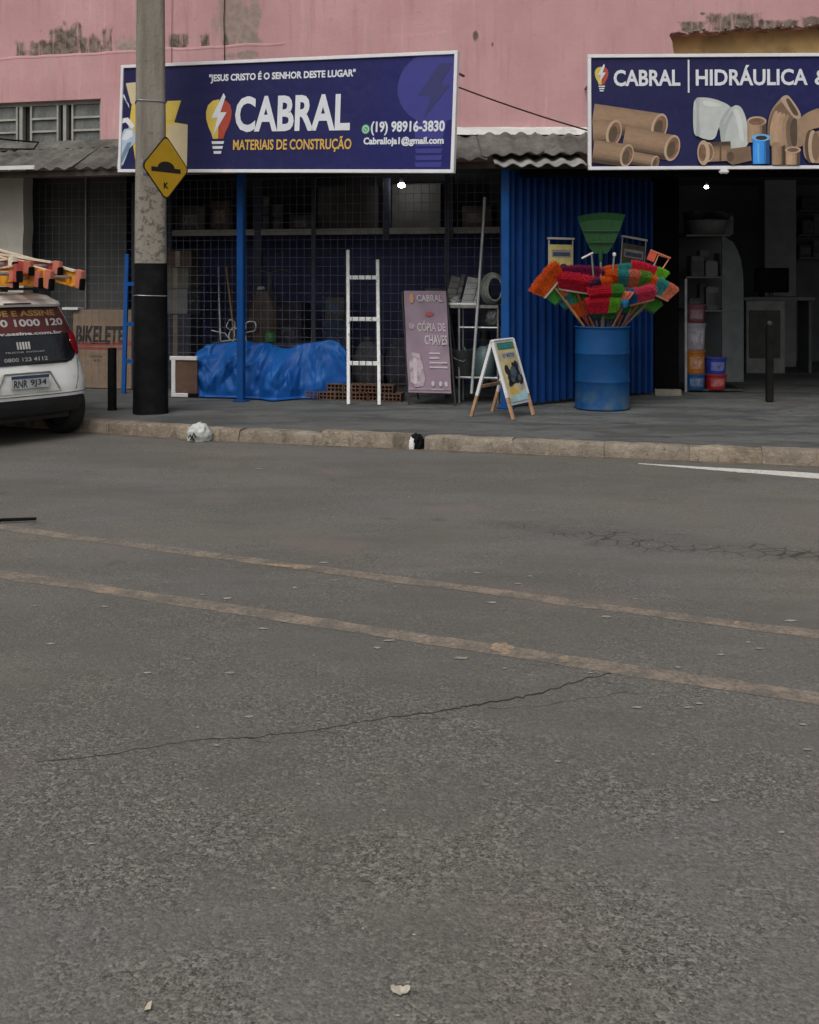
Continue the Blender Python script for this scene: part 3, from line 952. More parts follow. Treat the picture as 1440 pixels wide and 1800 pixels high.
def board(name, label, cat, loc, rot, W, H, group=None, frame=0.035, depth=0.05):
    t = thing(name, label, cat, loc, 0, group)
    t.rotation_euler = rot
    b_ = B(); b_.box(frame, W - frame, 0.008, 0.02, frame, H - frame)
    p_ = b_.out('panel', NAVYP, t)
    for (x0, x1, z0, z1) in ((0, W, 0, frame), (0, W, H - frame, H), (0, frame, frame, H - frame), (W - frame, W, frame, H - frame)):
        b_ = B(); b_.box(x0, x1, -0.012, depth, z0, z1)
        b_.out('frame_bar', SIGN_WHITE, t, bevel=0.003, seg=1)
    b_ = B(); b_.box(frame, W - frame, 0.022, 0.03, frame, H - frame); b_.out('backing', STEEL, t)
    return t, p_
# left banner: 4.0 x 1.2 m
SL, SR = Vector((-3.27, 12.13, 2.68)), Vector((0.435, 10.60, 2.53))
sv = SR - SL
yaw = math.atan2(sv.y, sv.x)
roll = math.atan2(sv.z, Vector((sv.x, sv.y)).length)
W1, H1 = sv.length, 1.2
rotm = (Matrix.Rotation(yaw, 4, 'Z') @ Matrix.Rotation(-roll, 4, 'Y')).to_euler()
ban, pan = board('shop_banner', 'wide navy shop banner with bulb logo and large white lettering behind the pole', 'sign', SL, rotm, W1, H1)
def ls(px, py):
    k = (px - 720) / FPX
    t = (SL.y * k - SL.x) / ((SR.x - SL.x) - (SR.y - SL.y) * k)
    bot = 303.5 + 1.5 * t
    topy = 117 - 27 * (px - 205) / 593
    return (t * W1, (bot - py) / (bot - topy) * H1)
def lrect(x0, y0, x1, y1):
    xa, za = ls(x0, y1); xb, zb = ls(x1, y0)
    za2 = (ls(x0, y1)[1] + ls(x1, y1)[1]) / 2
    return (xa, za2, xb, (ls(x0, y0)[1] + ls(x1, y0)[1]) / 2)
def lp(*pts): return [ls(*p) for p in pts]
Y1, Y2, Y3, Y4 = 0.006, 0.0045, 0.003, 0.0015
# watermark bulb on the right
cx, cz = ls(752, 160)
flat('watermark', [(min(x, W1 - .037), min(z, H1 - .037)) for x, z in ell(cx + .04, cz + 0.03, 0.40, 0.36, 30)], Y1, WMARK, pan)
flat('watermark', lp((722, 215), (782, 215), (776, 244), (728, 244)), 0.0052, WMARK, pan)
for i in range(4):
    flat('watermark', lp((728, 250 + i * 12), (776, 249 + i * 12), (774, 258 + i * 12), (730, 258 + i * 12)), Y1, WMARK, pan)
flat('watermark', lp((766, 112), (790, 112), (768, 150), (786, 150), (742, 208), (752, 168), (730, 168)), Y2, WMARK2, pan)
lettering('"JESUS CRISTO É O SENHOR DESTE LUGAR"', lrect(362, 125, 619, 144), Y2, PRINT_WHITE, pan, 0.036)
lettering('CABRAL', lrect(410, 168, 612, 232), Y3, PRINT_WHITE, pan, 0.030)
lettering('MATERIAIS DE CONSTRUÇÃO', lrect(408, 241, 616, 268), Y3, GOLD, pan, 0.022)
lettering('(19) 98916-3830', lrect(649, 213, 779, 238), Y3, PRINT_WHITE, pan, 0.034)
lettering('Cabralloja1@gmail.com', lrect(637, 241, 778, 258), Y3, PRINT_WHITE, pan, 0.04)
cx, cz = ls(640, 228)
flat('emblem', ell(cx, cz, 0.046, 0.050, 20), Y2, GREEN_P, pan)
flat('emblem', ell(cx, cz, 0.035, 0.038, 20), 0.0038, PRINT_WHITE, pan)
flat('emblem', ell(cx, cz, 0.027, 0.030, 20), Y3, GREEN_P, pan)
flat('emblem', [(cx - .015, cz + .018), (cx - .004, cz + .006), (cx + .012, cz - .012), (cx + .016, cz - .004), (cx + .006, cz - .02), (cx - .010, cz - .004)], Y4, PRINT_WHITE, pan)
def bulb(cx, cz, s, parent, y, y2, white, yel, red):
    """bulb logo of height s with its centre at cx, cz"""
    def q(*pts): return [(cx + x * s, cz + z * s) for x, z in pts]
    lh = [(0.0, 0.40), (-0.12, 0.385), (-0.21, 0.31), (-0.245, 0.20), (-0.235, 0.08), (-0.19, -0.04), (-0.13, -0.15), (-0.10, -0.24), (0.0, -0.24)]
    flat('logo_bulb', q(*lh), y, yel, parent)
    flat('logo_bulb', q(*[(-x, z) for x, z in reversed(lh)]), y, red, parent)
    flat('logo_bolt', q((0.08, 0.50), (-0.14, 0.10), (-0.02, 0.10), (-0.10, -0.20), (0.15, 0.19), (0.03, 0.19), (0.12, 0.44)), y2, white, parent)
    for i, wd in enumerate((0.12, 0.10, 0.075)):
        z = -0.28 - i * 0.08
        flat('logo_base', q((-wd, z), (wd, z), (wd * .9, z - 0.045), (-wd * .9, z - 0.045)), y2, white, parent)
cx, cz = ls(381, 219)
bulb(cx, cz, 0.66, pan, Y2, Y3 - .0008, PRINT_WHITE, YEL, RED)
# paper-sack artwork at the left end
flat('artwork', lp((216, 148), (237, 146), (262, 148), (262, 180), (290, 181), (314, 178), (303, 216), (327, 220), (328, 300), (240, 300), (232, 256), (222, 236), (228, 182)), Y1, YEL, pan)
flat('artwork', lp((216, 148), (237, 146), (262, 148), (270, 200), (226, 183)), Y2, CRE, pan)
flat('artwork', lp((292, 220), (327, 220), (328, 300), (292, 300)), Y2, CRE, pan)
flat('artwork', lp((290, 179), (313, 178), (302, 212), (290, 214)), 0.0035, YEL, pan)
flat('artwork', lp((208, 165), (214, 168), (224, 192), (222, 184)), Y2, PRINT_WHITE, pan)
flat('artwork', lp((207, 216), (214, 209), (222, 208), (234, 222), (230, 229), (218, 216), (208, 220)), Y3, PRINT_WHITE, pan)
flat('artwork', lp((210, 242), (216, 228), (228, 226), (237, 234), (237, 250), (226, 262), (216, 290), (205, 298), (207, 270)), Y3, PALE_BLUE, pan)
flat('artwork', lp((212, 246), (220, 230), (230, 230), (232, 240), (220, 248)), Y4, PRINT_WHITE, pan)
flat('artwork', lp((222, 252), (230, 250), (226, 262), (214, 286), (209, 290), (214, 270)), Y4, BLUEGREY, pan)
# brackets tying the banner back to the wall
for f in (0.06, 0.5, 0.94):
    b = B(); b.tube((W1 * f, 0.03, H1 - .1), (W1 * f, 0.52 + 0.35 * f, H1 - .1), 0.015); b.out('bracket', DARK, ban)

# right sign: square to the street
RS = Vector(((1034 - 720) / FPX * 11.23, 11.23, CAM_Z - (299 - HOR) * 11.23 / FPX))
W2, H2 = 4.0, 1.2
sgn, pan2 = board('shop_sign', 'navy pipe-shop sign with printed brown pipes and fittings over the shop entrance', 'sign', RS, (0, R(-0.25), R(-0.6)), W2, H2)
def rs(px, py): return ((px - 1032.5) / FPX * 11.23, (299 - py) / 203.0 * H2)
def rp(*pts): return [rs(*p) for p in pts]
def rrect(x0, y0, x1, y1):
    xa, za = rs(x0, y1); xb, zb = rs(x1, y0)
    return (xa, za, xb, zb)
lettering('CABRAL', rrect(1078, 123, 1195, 152), Y3, PRINT_WHITE, pan2, 0.028)
lettering('HIDRÁULICA', rrect(1222, 116, 1418, 152), Y3, PRINT_WHITE, pan2, 0.026)
lettering('&', rrect(1430, 125, 1458, 152), Y3, PRINT_WHITE, pan2, 0.02)
flat('divider', rp((1208, 106), (1211, 106), (1211, 164), (1208, 164)), Y3, PRINT_WHITE, pan2)
cx, cz = rs(1057, 137)
bulb(cx, cz, 0.29, pan2, Y2, Y3 - .0008, PRINT_WHITE, YEL, RED)
PB1 = M('print_pipe_brown', (0.190, 0.120, 0.074), 0.5, var=0.12, scale=9)
PB2 = M('print_pipe_light', (0.33, 0.215, 0.135), 0.5, var=0.12, scale=9)
PB3 = M('print_pipe_dark', (0.090, 0.058, 0.035), 0.5, var=0.15, scale=9)
PRIM = M('print_pipe_rim', (0.47, 0.335, 0.235), 0.5, var=0.1)
PIN = M('print_pipe_inside', (0.20, 0.105, 0.060), 0.5, var=0.3, scale=14)
PWH = M('print_pvc_white', (0.50, 0.53, 0.51), 0.5, var=0.08)
PWH2 = M('print_pvc_shade', (0.38, 0.42, 0.41), 0.5, var=0.08)
PBL = M('print_pvc_blue', (0.02, 0.17, 0.52), 0.5, var=0.15)
PBL2 = M('print_pvc_blue_light', (0.16, 0.42, 0.75), 0.5, var=0.1)
yy = [0.0062]
def nxt():
    yy[0] -= 0.00022
    return yy[0]
def art(mat, *pts): flat('artwork', rp(*pts), nxt(), mat, pan2)
def sart(mat, *pts):
    """printed shape with rounded outline"""
    for _ in range(2):
        q = []
        for (a, c) in zip(pts, pts[1:] + pts[:1]):
            q += [(a[0] * .78 + c[0] * .22, a[1] * .78 + c[1] * .22), (a[0] * .22 + c[0] * .78, a[1] * .22 + c[1] * .78)]
        pts = tuple(q)
    flat('artwork', rp(*pts), nxt(), mat, pan2)
def disc(mat, cx, cy, a, c, rot=0.0):
    x, z = rs(cx, cy); s = 11.23 / FPX
    flat('artwork', ell(x, z, a * s, c * s, 26, -rot), nxt(), mat, pan2)
def tone(f, base=(0.235, 0.150, 0.092)):
    """ink tone of a printed cylinder at f (-1 top edge .. 1 bottom edge)"""
    g = 0.42 + 1.0 * max(0.0, 1 - ((f + .38) / 1.05) ** 2) - .12 * (f > .5)
    g = round(g * 8) / 8
    return M('print_tone_%d_%d' % (int(base[0] * 1000), int(g * 1000)), tuple(c * g for c in base), 0.5, var=.10, scale=12)
def vcyl(x0, x1, y0, y1, base=(0.30, 0.195, 0.122)):
    """printed upright cylinder"""
    for q in range(9):
        a, c = x0 + (x1 - x0) * q / 9, x0 + (x1 - x0) * (q + 1) / 9
        art(tone(-1 + 2 * (q + .5) / 9, base), (a, y0), (c, y0), (c, y1), (a, y1))
def pipe(x0, y0, x1, y1, r, tilt=0.25):
    """printed pipe from x0, y0 (far end) to an open end at x1, y1"""
    d_ = Vector((x1 - x0, y1 - y0)).normalized(); n_ = Vector((-d_.y, d_.x))
    lo, up = (x1 + n_.x * r, y1 + n_.y * r), (x1 - n_.x * r, y1 - n_.y * r)
    ns_ = 12
    for q in range(ns_):          # printed shading round the pipe
        f0, f1 = -1 + 2 * q / ns_, -1 + 2 * (q + 1) / ns_
        art(tone((f0 + f1) / 2), (x0 + n_.x * r * f0, y0 + n_.y * r * f0), (x1 + n_.x * r * f0, y1 + n_.y * r * f0), (x1 + n_.x * r * f1, y1 + n_.y * r * f1), (x0 + n_.x * r * f1, y0 + n_.y * r * f1))
    disc(PRIM, x1, y1, r * .58, r * 1.02, tilt)
    disc(PIN, x1 + 1, y1, r * .44, r * .84, tilt)
    disc(PB3, x1 - 1.5, y1 + 2, r * .30, r * .62, tilt)
pipe(1041, 206, 1158, 224, 24)
pipe(1095, 245, 1180, 261, 23)
pipe(1041, 234, 1078, 234, 23)
pipe(1110, 278, 1150, 286, 11.5)
pipe(1041, 266, 1100, 274, 20)
art(NAVYP, (1041, 294), (1175, 294), (1175, 299), (1041, 299))
# white elbow
sart(PWH, (1218, 180), (1224, 172), (1250, 174), (1276, 184), (1284, 192), (1262, 222), (1254, 250), (1222, 242), (1217, 215))
sart(PWH2, (1217, 182), (1224, 172), (1229, 174), (1226, 205), (1230, 242), (1221, 240), (1217, 214))
sart(PWH2, (1258, 222), (1278, 190), (1296, 188), (1300, 196), (1284, 222), (1276, 260))
sart(PWH, (1264, 226), (1286, 186), (1300, 188), (1310, 210), (1316, 262), (1276, 264), (1268, 250))
PHI = M('print_pvc_highlight', (0.62, 0.64, 0.62), 0.5, var=0.04)
sart(PHI, (1232, 178), (1252, 180), (1270, 188), (1252, 190), (1236, 188))
sart(PHI, (1286, 196), (1294, 192), (1302, 214), (1306, 250), (1298, 250), (1294, 216))
sart(PWH2, (1262, 226), (1272, 218), (1284, 196), (1288, 200), (1276, 224), (1270, 256), (1266, 256))
disc(PWH2, 1222, 208, 5, 33); disc(PWH, 1219.5, 208, 3.2, 30)
# brown fittings
vcyl(1311, 1344, 215, 252); disc(PRIM, 1327.5, 215, 17, 8.5); disc(PIN, 1327.5, 216, 14, 6.4)
sart(PB2, (1346, 222), (1352, 196), (1372, 172), (1384, 170), (1406, 204), (1400, 212), (1416, 200), (1442, 190), (1442, 226), (1420, 230), (1408, 250), (1408, 262), (1346, 262))
sart(PB1, (1346, 222), (1356, 194), (1374, 178), (1392, 214), (1390, 262), (1346, 262))
for q_ in range(6):
    f_ = q_ / 5
    sart(tone(-.4 + 1.2 * f_, (0.33, 0.215, 0.135)), (1350 + 34 * f_, 226 - 26 * f_ * (1 - f_)), (1358 + 34 * f_, 198 + 10 * f_), (1366 + 32 * f_, 196 + 12 * f_), (1360 + 38 * f_, 260), (1350 + 38 * f_, 260))
sart(PRIM, (1368, 176), (1376, 170), (1384, 170), (1406, 203), (1402, 213), (1392, 210), (1374, 186))
sart(PB3, (1377, 176), (1384, 175), (1401, 202), (1398, 207), (1390, 203))
sart(PB2, (1408, 240), (1436, 232), (1475, 232), (1475, 288), (1420, 290), (1408, 276))
disc(PB3, 1420, 260, 9, 29); disc(PRIM, 1425, 260, 8, 29); disc(PB1, 1430, 260, 7, 25)
pipe(1282, 267, 1242, 269, 17, 0.0); disc(PRIM, 1234, 270, 11, 22); disc(PIN, 1232, 270, 6.5, 15); art(PB3, (1262, 251), (1265, 251), (1265, 284), (1262, 284))
art(PB1, (1274, 264), (1316, 259), (1318, 284), (1284, 292), (1274, 284)); disc(PB3, 1281, 277, 6, 9)
vcyl(1320, 1349, 244, 290, (0.03, 0.24, 0.70)); disc(PBL2, 1334.5, 244, 16.5, 6.5); disc(DARK, 1335, 244.5, 10, 3.8); art(PBL2, (1328, 254), (1331, 254), (1331, 288), (1328, 288))
vcyl(1353, 1376, 256, 292, (0.25, 0.16, 0.10)); disc(PB2, 1364, 256, 12, 4)
vcyl(1377, 1402, 266, 292, (0.36, 0.235, 0.15)); disc(PRIM, 1389.5, 266, 14, 6); disc(PIN, 1389.5, 266, 10, 3.6)
b = B(); b.box(*[rs(1262, 0)[0], rs(1278, 0)[0]], -0.03, 0.03, -0.045, -0.001); b.out('bracket', WHITE, sgn, bevel=.012)
for f in (0.03, 0.5, 0.97):
    b = B(); b.tube((W2 * f, 0.05, H2 - .2), (W2 * f, 0.93, H2 - .2), 0.015); b.out('bracket', DARK, sgn)

# ================================================================ UTILITY POLE AND ROAD SIGN
pb = gp(266, 728, PAV)
pole_yaw = R(17)
pole = thing('utility_pole', 'tall grey concrete utility pole with black painted base at the kerb', 'pole', (pb.x - .045, pb.y + 0.16, PAV), pole_yaw)
def taper(z0, z1, w0, w1, cham, mat, name, parent, rows_=10, out_=0.0):
    rows = []
    for i in range(rows_ + 1):
        z = z0 + (z1 - z0) * i / rows_
        h = (w0 + (w1 - w0) * i / rows_) / 2 + out_
        c = cham
        ring = []
        for q in range(28):
            t = 2 * math.pi * q / 28
            cs, sn = math.cos(t), math.sin(t)
            ring.append((h * math.copysign(abs(cs) ** (2 / cham), cs), h * math.copysign(abs(sn) ** (2 / cham), sn)))
        rows.append([(x + noise.noise(Vector((x * 3, y * 3, z * 2))) * .004, y, z) for x, y in ring + [ring[0]]])
    b_ = B(); b_.grid(rows)
    n_ = 29
    b_.f.append(tuple(range(28))); b_.f.append(tuple(rows_ * n_ + q for q in range(28)))
    return b_.out(name, mat, parent, smooth=60)
wid = lambda z: (0.350 + (0.275 - 0.350) * z / 4.2) * 0.98
taper(1.53, 8.6, wid(1.53), wid(7), 5.0, concrete_pole(), 'shaft', pole, 30)
PBLK = M('black_pole_paint', (0.0055, 0.0058, 0.007), 0.75, var=0.4, scale=5, dirt=0.35, dirtcol=(0.017, 0.017, 0.020), bump=.2, spec=.15)
taper(-0.05, 1.53, wid(0), wid(1.53), 3.2, PBLK, 'painted_base', pole, 10, 0.006)
for z in (1.20, 3.18):
    h = wid(z) / 2 + 0.008
    cham = 5.0 if z > 2 else 3.2
    pts = []
    for q in range(29):
        t = 2 * math.pi * q / 28
        cs, sn = math.cos(t), math.sin(t)
        pts.append((h * math.copysign(abs(cs) ** (2 / cham), cs), h * math.copysign(abs(sn) ** (2 / cham), sn), z + .004 * math.sin(t * 2)))
    b = B(); b.path(pts, 0.005, 6); b.out('wire_band', STEEL, pole)
# diamond speed-bump sign on its side of the pole
yc = pp(292, 295, 10.62)
SIGN_Y = M('road_sign_yellow', (0.640, 0.375, 0.010), 0.45, var=0.08, scale=4, dirt=0.25, dirtcol=(0.34, 0.19, 0.02))
SIGN_B = M('road_sign_black', (0.018, 0.010, 0.008), 0.5)
ds = thing('road_sign', 'yellow diamond speed-bump warning sign fixed to the concrete pole', 'road sign', yc, R(58))
hd = 0.325
def dia(s, n=5):
    """diamond with rounded corners"""
    pts = []
    for k in range(4):
        a = R(-90 + 90 * k)
        c_ = Vector((math.cos(a), math.sin(a))) * s
        rr = 0.05
        ctr = Vector((math.cos(a), math.sin(a))) * (s - rr * math.sqrt(2))
        for j in range(n + 1):
            t = a - R(45) + R(90) * j / n
            pts.append((ctr.x + rr * math.cos(t), ctr.y + rr * math.sin(t)))
    return pts
b = B(); b.prism(dia(hd), 0, 0.004); plate = b.out('plate', SIGN_B, ds, tri=True)
flat('yellow_face', dia(hd - 0.018), -0.002, SIGN_Y, plate)
bumpp = [(-0.20, -0.045), (0.20, -0.045), (0.20, 0.0), (0.115, 0.0)] + [(0.115 * math.cos(R(a)), 0.0 + 0.062 * math.sin(R(a)) - 0.0) for a in range(15, 166, 15)] + [(-0.115, 0.0), (-0.20, 0.0)]
flat('symbol', bumpp, -0.0035, SIGN_B, plate)
lettering('K', (-0.035, -0.205, 0.035, -0.145), -0.0035, SIGN_B, plate, 0.05)
b = B(); b.box(-0.30, 0.08, 0.006, 0.03, 0.03, 0.06); b.box(-0.30, 0.08, 0.006, 0.03, -0.10, -0.07); b.out('bracket', STEEL, ds)

# bollard
bo = gp(195, 721, PAV)
b = B(); b.lathe([(0.050, -0.03), (0.050, 0.01), (0.046, 0.02), (0.046, 0.63), (0.042, 0.645), (0.0, 0.648)][:5], 16)
tag(b.out('bollard', BLACK, loc=(bo.x, bo.y + .05, PAV), smooth=40), 'slim black bollard on the pavement just left of the utility pole', 'bollard')

# ================================================================ SHOP FRONT: POSTS, MESH, GATE
VM = 0.66
def post(px, v, py_top, w_, label, name='steel_post', mat=None):
    u = fu(px, v)
    b_ = B(); b_.box(-w_ / 2, w_ / 2, -w_ / 2, w_ / 2, 0, 2.70 - PAV)
    t = thing(name, label, 'post', F(u, v, PAV), -TH)
    b_.out('tube', mat or BLUE_POST, t, bevel=0.006)
    b_ = B(); b_.box(-w_, w_, -w_, w_, 0, 0.008); b_.out('base_plate', mat or BLUE_POST, t)
    return t
post(424, -0.08, 320, 0.078, 'slim blue steel post standing in front of the blue tarpaulin')
post(889, 0.0, 320, 0.085, 'bright blue corner post at the left edge of the pleated gate')
# welded mesh panels: every wire is a part
WM = M('mesh_wire', (0.135, 0.145, 0.190), 0.6, 0.1, var=0.3)
def mesh_panel(label, p0, p1, z0, z1):
    u0, u1 = fu(p0, VM), fu(p1, VM)
    L_ = u1 - u0
    t = thing('wire_mesh_panel', label, 'mesh fence', F(u0, VM, PAV), -TH, 'welded mesh panels of the shop front')
    nv = round(L_ / 0.092); nh = round((z1 - z0) / 0.103)
    b_ = B(); b_.tube((0, 0, z0), (0, 0, z1), 0.0023, n=5, caps=False); mv = b_.mesh('upright_wire', WM)
    b_ = B(); b_.tube((0, 0, 0), (L_, 0, 0), 0.0023, n=5, caps=False); mh = b_.mesh('cross_wire', WM)
    for i in range(nv + 1):
        o_ = put('upright_wire', mv.copy(), t, (L_ * i / nv, 0, 0))
        o_.rotation_euler = (0, random.uniform(-.002, .002), 0)
    for i in range(nh + 1):
        put('cross_wire', mh.copy(), t, (0, -0.005, z0 + (z1 - z0) * i / nh))
    fr = M('mesh_frame', (0.016, 0.020, 0.036), 0.6)
    for x in (-0.012, L_ + 0.012):
        b_ = B(); b_.box(x - 0.012, x + 0.012, -0.012, 0.012, 0, z1); b_.out('frame_upright', fr, t)
    return t
mesh_panel('grey wire mesh panel between the cream wall and the utility pole', 47, 232, 0.05, 2.55)
mesh_panel('wire mesh panel behind the blue tarpaulin, right of the pole', 238, 548, 0.05, 2.55)
mesh_panel('wire mesh panel behind the white ladder', 555, 782, 0.05, 2.55)
mesh_panel('wire mesh panel between the steel stand and the blue gate', 790, 879, 0.05, 2.55)
# pleated folding gate, swung inwards
G0 = Vector((1.045, 11.53, PAV)); G1 = Vector((2.90, 12.85, PAV))
gv = G1 - G0; gl = gv.length
gate = thing('folding_gate', 'tall blue pleated steel gate folded back beside the entrance', 'gate', G0, math.atan2(gv.y, gv.x))
ns = 21
sw = gl / ns
gb = B()
prof = [(0.0, 0.0), (sw * .12, -0.05), (sw * .34, -0.058), (sw * .46, 0.0), (sw * .75, 0.008), (sw, 0.004)]
rows = [[(x, y, 0.03) for x, y in prof], [(x, y, 2.52) for x, y in prof]]
gb.grid(rows)
gme = gb.mesh('slat', BLUE, solid=0.003, bevel=0.0)
for i in range(ns):
    o_ = put('slat', gme.copy(), gate, (i * sw, random.uniform(-.006, .006), random.uniform(-.008, .008)))
    o_.rotation_euler = (0, 0, random.uniform(-.05, .05))
for z in (0.05, 2.45):
    b = B(); b.box(0, gl, 0.012, 0.03, z, z + 0.05); b.out('rail', BLUE, gate)
# thin blue ladder standing behind the pole
bl = thing('blue_ladder', 'thin blue metal ladder standing against the mesh behind the pole', 'ladder', F(fu(219, 0.3), 0.3, PAV), -TH)
hl = 1.66
for x in (0.0, 0.36):
    b = B(); b.bar((x, -0.02, 0), (x - .03, 0.12, hl), 0.05, 0.03, (0, 1, 0)); b.out('rail', BLUE_POST, bl)
for i, z in enumerate((0.38, 0.82, 1.30)):
    f = z / hl
    b = B(); b.bar((0 - .03 * f, -0.02 + .14 * f, z), (0.36 - .03 * f, -0.02 + .14 * f, z), 0.03, 0.045); b.out('rung', BLUE_POST, bl)
# white ladder
def wl_mat():
    k = N('spattered_white_paint')
    vec = k.coords()
    c = k.mix(k.ramp(k.noise(vec, 14.0, 5.0, .7), .3, .7), (0.62, 0.63, 0.63), (0.78, 0.78, 0.77))
    c = k.mix(k.ramp(k.noise(vec, 30.0, 3.0), .64, .70, 0, .8), c, (0.22, 0.21, 0.20))
    k.base(c); k.p.inputs['Roughness'].default_value = .55
    return k.m
WLM = wl_mat()
l0, l1 = gp(613, 711, PAV), gp(667, 712, PAV)
wl = thing('white_ladder', 'paint-spattered white ladder with three rungs leaning on the mesh', 'ladder', (l0.x, l0.y, PAV), math.atan2(l1.y - l0.y, l1.x - l0.x))
ww = (l1 - l0).length
lt = [1.69, 1.58]
for x, h_ in ((0.0, lt[0]), (ww, lt[1])):
    b = B(); b.bar((x, 0, 0), (x - 0.095, 0.42, h_), 0.036, 0.03, (0, 1, 0)); b.out('rail', WLM, wl, bevel=.004, seg=1)
for z in (0.44, 0.92, 1.38):
    f = z / 1.64
    b = B(); b.bar((-0.095 * f, 0.42 * f, z), (ww - 0.095 * f, 0.42 * f, z), 0.03, 0.045); b.out('rung', WLM, wl, bevel=.004, seg=1)
    for q in range(4):
        xx = ww * (0.12 + 0.22 * q) - .095 * f
        b = B(); b.bar((xx, 0.42 * f - .001, z), (xx + 0.012, 0.42 * f - .001, z), 0.034, 0.049); b.out('rung_strap', M('strap_grey', (0.18, 0.18, 0.19), .6), wl)

# ================================================================ THINGS ON THE PAVEMENT
# blue tarpaulin draped over a low heap
def tarp_mat():
    k = N('blue_tarpaulin')
    vec = k.coords(rnd=False)
    c = k.mix(k.ramp(k.noise(vec, 4.0, 5.0), .3, .7), (0.005, 0.072, 0.300), (0.008, 0.105, 0.380))
    c = k.mix(k.ramp(k.noise(vec, 22.0, 4.0), .58, .75, 0, .25), c, (0.06, 0.17, 0.45))
    k.base(c); k.p.inputs['Roughness'].default_value = .5; k.p.inputs['Specular IOR Level'].default_value = .3
    wv = k.noise(vec, 13.0, 4.0, .6)
    k.bump(wv, .15, .02)
    return k.m
TV = 0.30
tb = F(fu(333, TV), TV, PAV)
px_top = [(333, 660), (336, 630), (342, 615), (360, 609), (385, 604), (405, 600), (425, 601), (448, 604), (470, 605), (490, 611), (503, 612), (520, 606), (545, 602), (575, 598), (592, 603), (603, 616), (609, 640), (612, 690)]
def toph(px):
    for (a, ya), (c, yc_) in zip(px_top[:-1], px_top[1:]):
        if a <= px <= c:
            y = ya + (yc_ - ya) * (px - a) / (c - a)
            dd = F(fu(px, TV + .1), TV + .1).y
            return max(0.03, CAM_Z - (y - HOR) * dd / FPX - PAV)
    return 0.03
rgt = random.Random(21)
folds = []
for _ in range(170):          # sharp creases: tent-shaped ridges and valleys along short lines
    fx, fs = rgt.uniform(-.05, 1.95), rgt.uniform(.02, .75)
    an = rgt.gauss(math.pi / 2, .55) if rgt.random() < .65 else rgt.uniform(0, math.pi)
    big_ = rgt.random() < .16
    folds.append((fx, fs, math.cos(an), math.sin(an), rgt.uniform(.16, .36) if big_ else rgt.uniform(.05, .16), rgt.uniform(.05, .11) if big_ else rgt.uniform(.018, .045), (rgt.uniform(.022, .045) if big_ else rgt.uniform(.007, .019)) * rgt.choice((1, 1, -.7))))
def fold_h(u, s):
    t = 0.0
    for fx, fs, cx_, sx_, L_, w_, A_ in folds:
        dx, ds = u - fx, s - fs
        al = dx * cx_ + ds * sx_
        if abs(al) > L_: continue
        pd = abs(-dx * sx_ + ds * cx_)
        if pd > w_: continue
        t += A_ * (1 - pd / w_) * (1 - (al / L_) ** 2)
    return t
rows = []
NU, NS = 190, 84
for i in range(NU + 1):
    px = 334 + (612 - 334) * i / NU
    u = fu(px, TV) - fu(333, TV)
    h = toph(px)
    # the left lump comes forward, the right one lies further back
    if px < 500: front = -0.17 - 0.07 * max(0, (px - 440) / 60)
    elif px < 530: front = -0.24 + 0.20 * (px - 500) / 30
    else: front = -0.04 + 0.10 * (px - 530) / 80
    front += noise.noise(Vector((u * 5, 3, 0))) * 0.04
    tail = 0.10 * max(0, 1 - abs(px - 505) / 30)
    row = []
    for j in range(NS + 1):
        s = j / NS
        if s < 0.06:
            q = s / .06; y = front - (0.05 + tail) * (1 - q); z = 0.010
        elif s < 0.60:
            q = (s - .06) / .54; y = front + (0.10 - front) * (q ** 2.2); z = 0.010 + h * (q ** 0.85) * (1.0 if q < .85 else 1 - (q - .85) * .1)
        else:
            q = (s - .60) / .40; y = 0.10 + 0.16 * q; z = h * (1 - .985) + h * .985 * (1 - q ** 1.6)
        amp = min(1, z / 0.10)
        dsp = fold_h(u + .02 * noise.noise(Vector((u * 6, s * 6, 0))), s * 0.85) * amp
        dsp *= min(1, (px - 333) / 22)
        if px > 515: dsp *= max(.45, 1 - (px - 515) / 40)
        dsp += amp * .03 * noise.noise(Vector((u * 2.3, z * 3, 4)))
        row.append(Vector((u + dsp * .3, y - dsp * 1.5, z + dsp * .55)))
    rows.append(row)
b = B(); b.grid(rows)
tarp = tag(b.out('tarpaulin', tarp_mat(), loc=tb, rotz=-TH, smooth=180), 'crumpled bright blue tarpaulin draped over a low heap', 'tarpaulin')

# hollow clay bricks right of the tarpaulin
BRK = M('clay_brick', (0.115, 0.062, 0.042), 0.9, var=0.3, scale=9, dirt=0.3, dirtcol=(0.08, 0.05, 0.04), bump=.4)
bb = B()
bw, bh, bd = 0.19, 0.09, 0.19
for i in range(5):
    x = -bw / 2 + (bw - 0.012) * i / 4
    bb.box(x, x + 0.012, 0, bd, 0, bh)
for z in (0, bh / 2 - .005, bh - .010):
    for i in range(4):
        x0_ = -bw / 2 + (bw - 0.012) * i / 4 + 0.012
        bb.box(x0_, x0_ + (bw - 0.012) / 4 - 0.012, 0.001, bd - .001, z, z + 0.010)
brick_me = bb.mesh('hollow_brick', BRK)
BRI = M('brick_hole_shade', (0.05, 0.024, 0.016), 0.95)  # darker plate set inside the brick to paint the shade in its holes
k_ = 0
places = [(545, 0), (575, 0), (603, 0), (632, 0), (661, 0), (690, 0), (588, 1), (618, 1), (648, 1), (676, 1)]
where = ['first on the left of the bottom row by the tarpaulin', 'second from the left in the bottom row', 'third from the left in the bottom row', 'fourth from the left in the bottom row', 'fifth from the left in the bottom row', 'last on the right of the bottom row by the purple poster',
         'first on the left of the upper row', 'second from the left in the upper row', 'third from the left in the upper row', 'last on the right of the upper row']
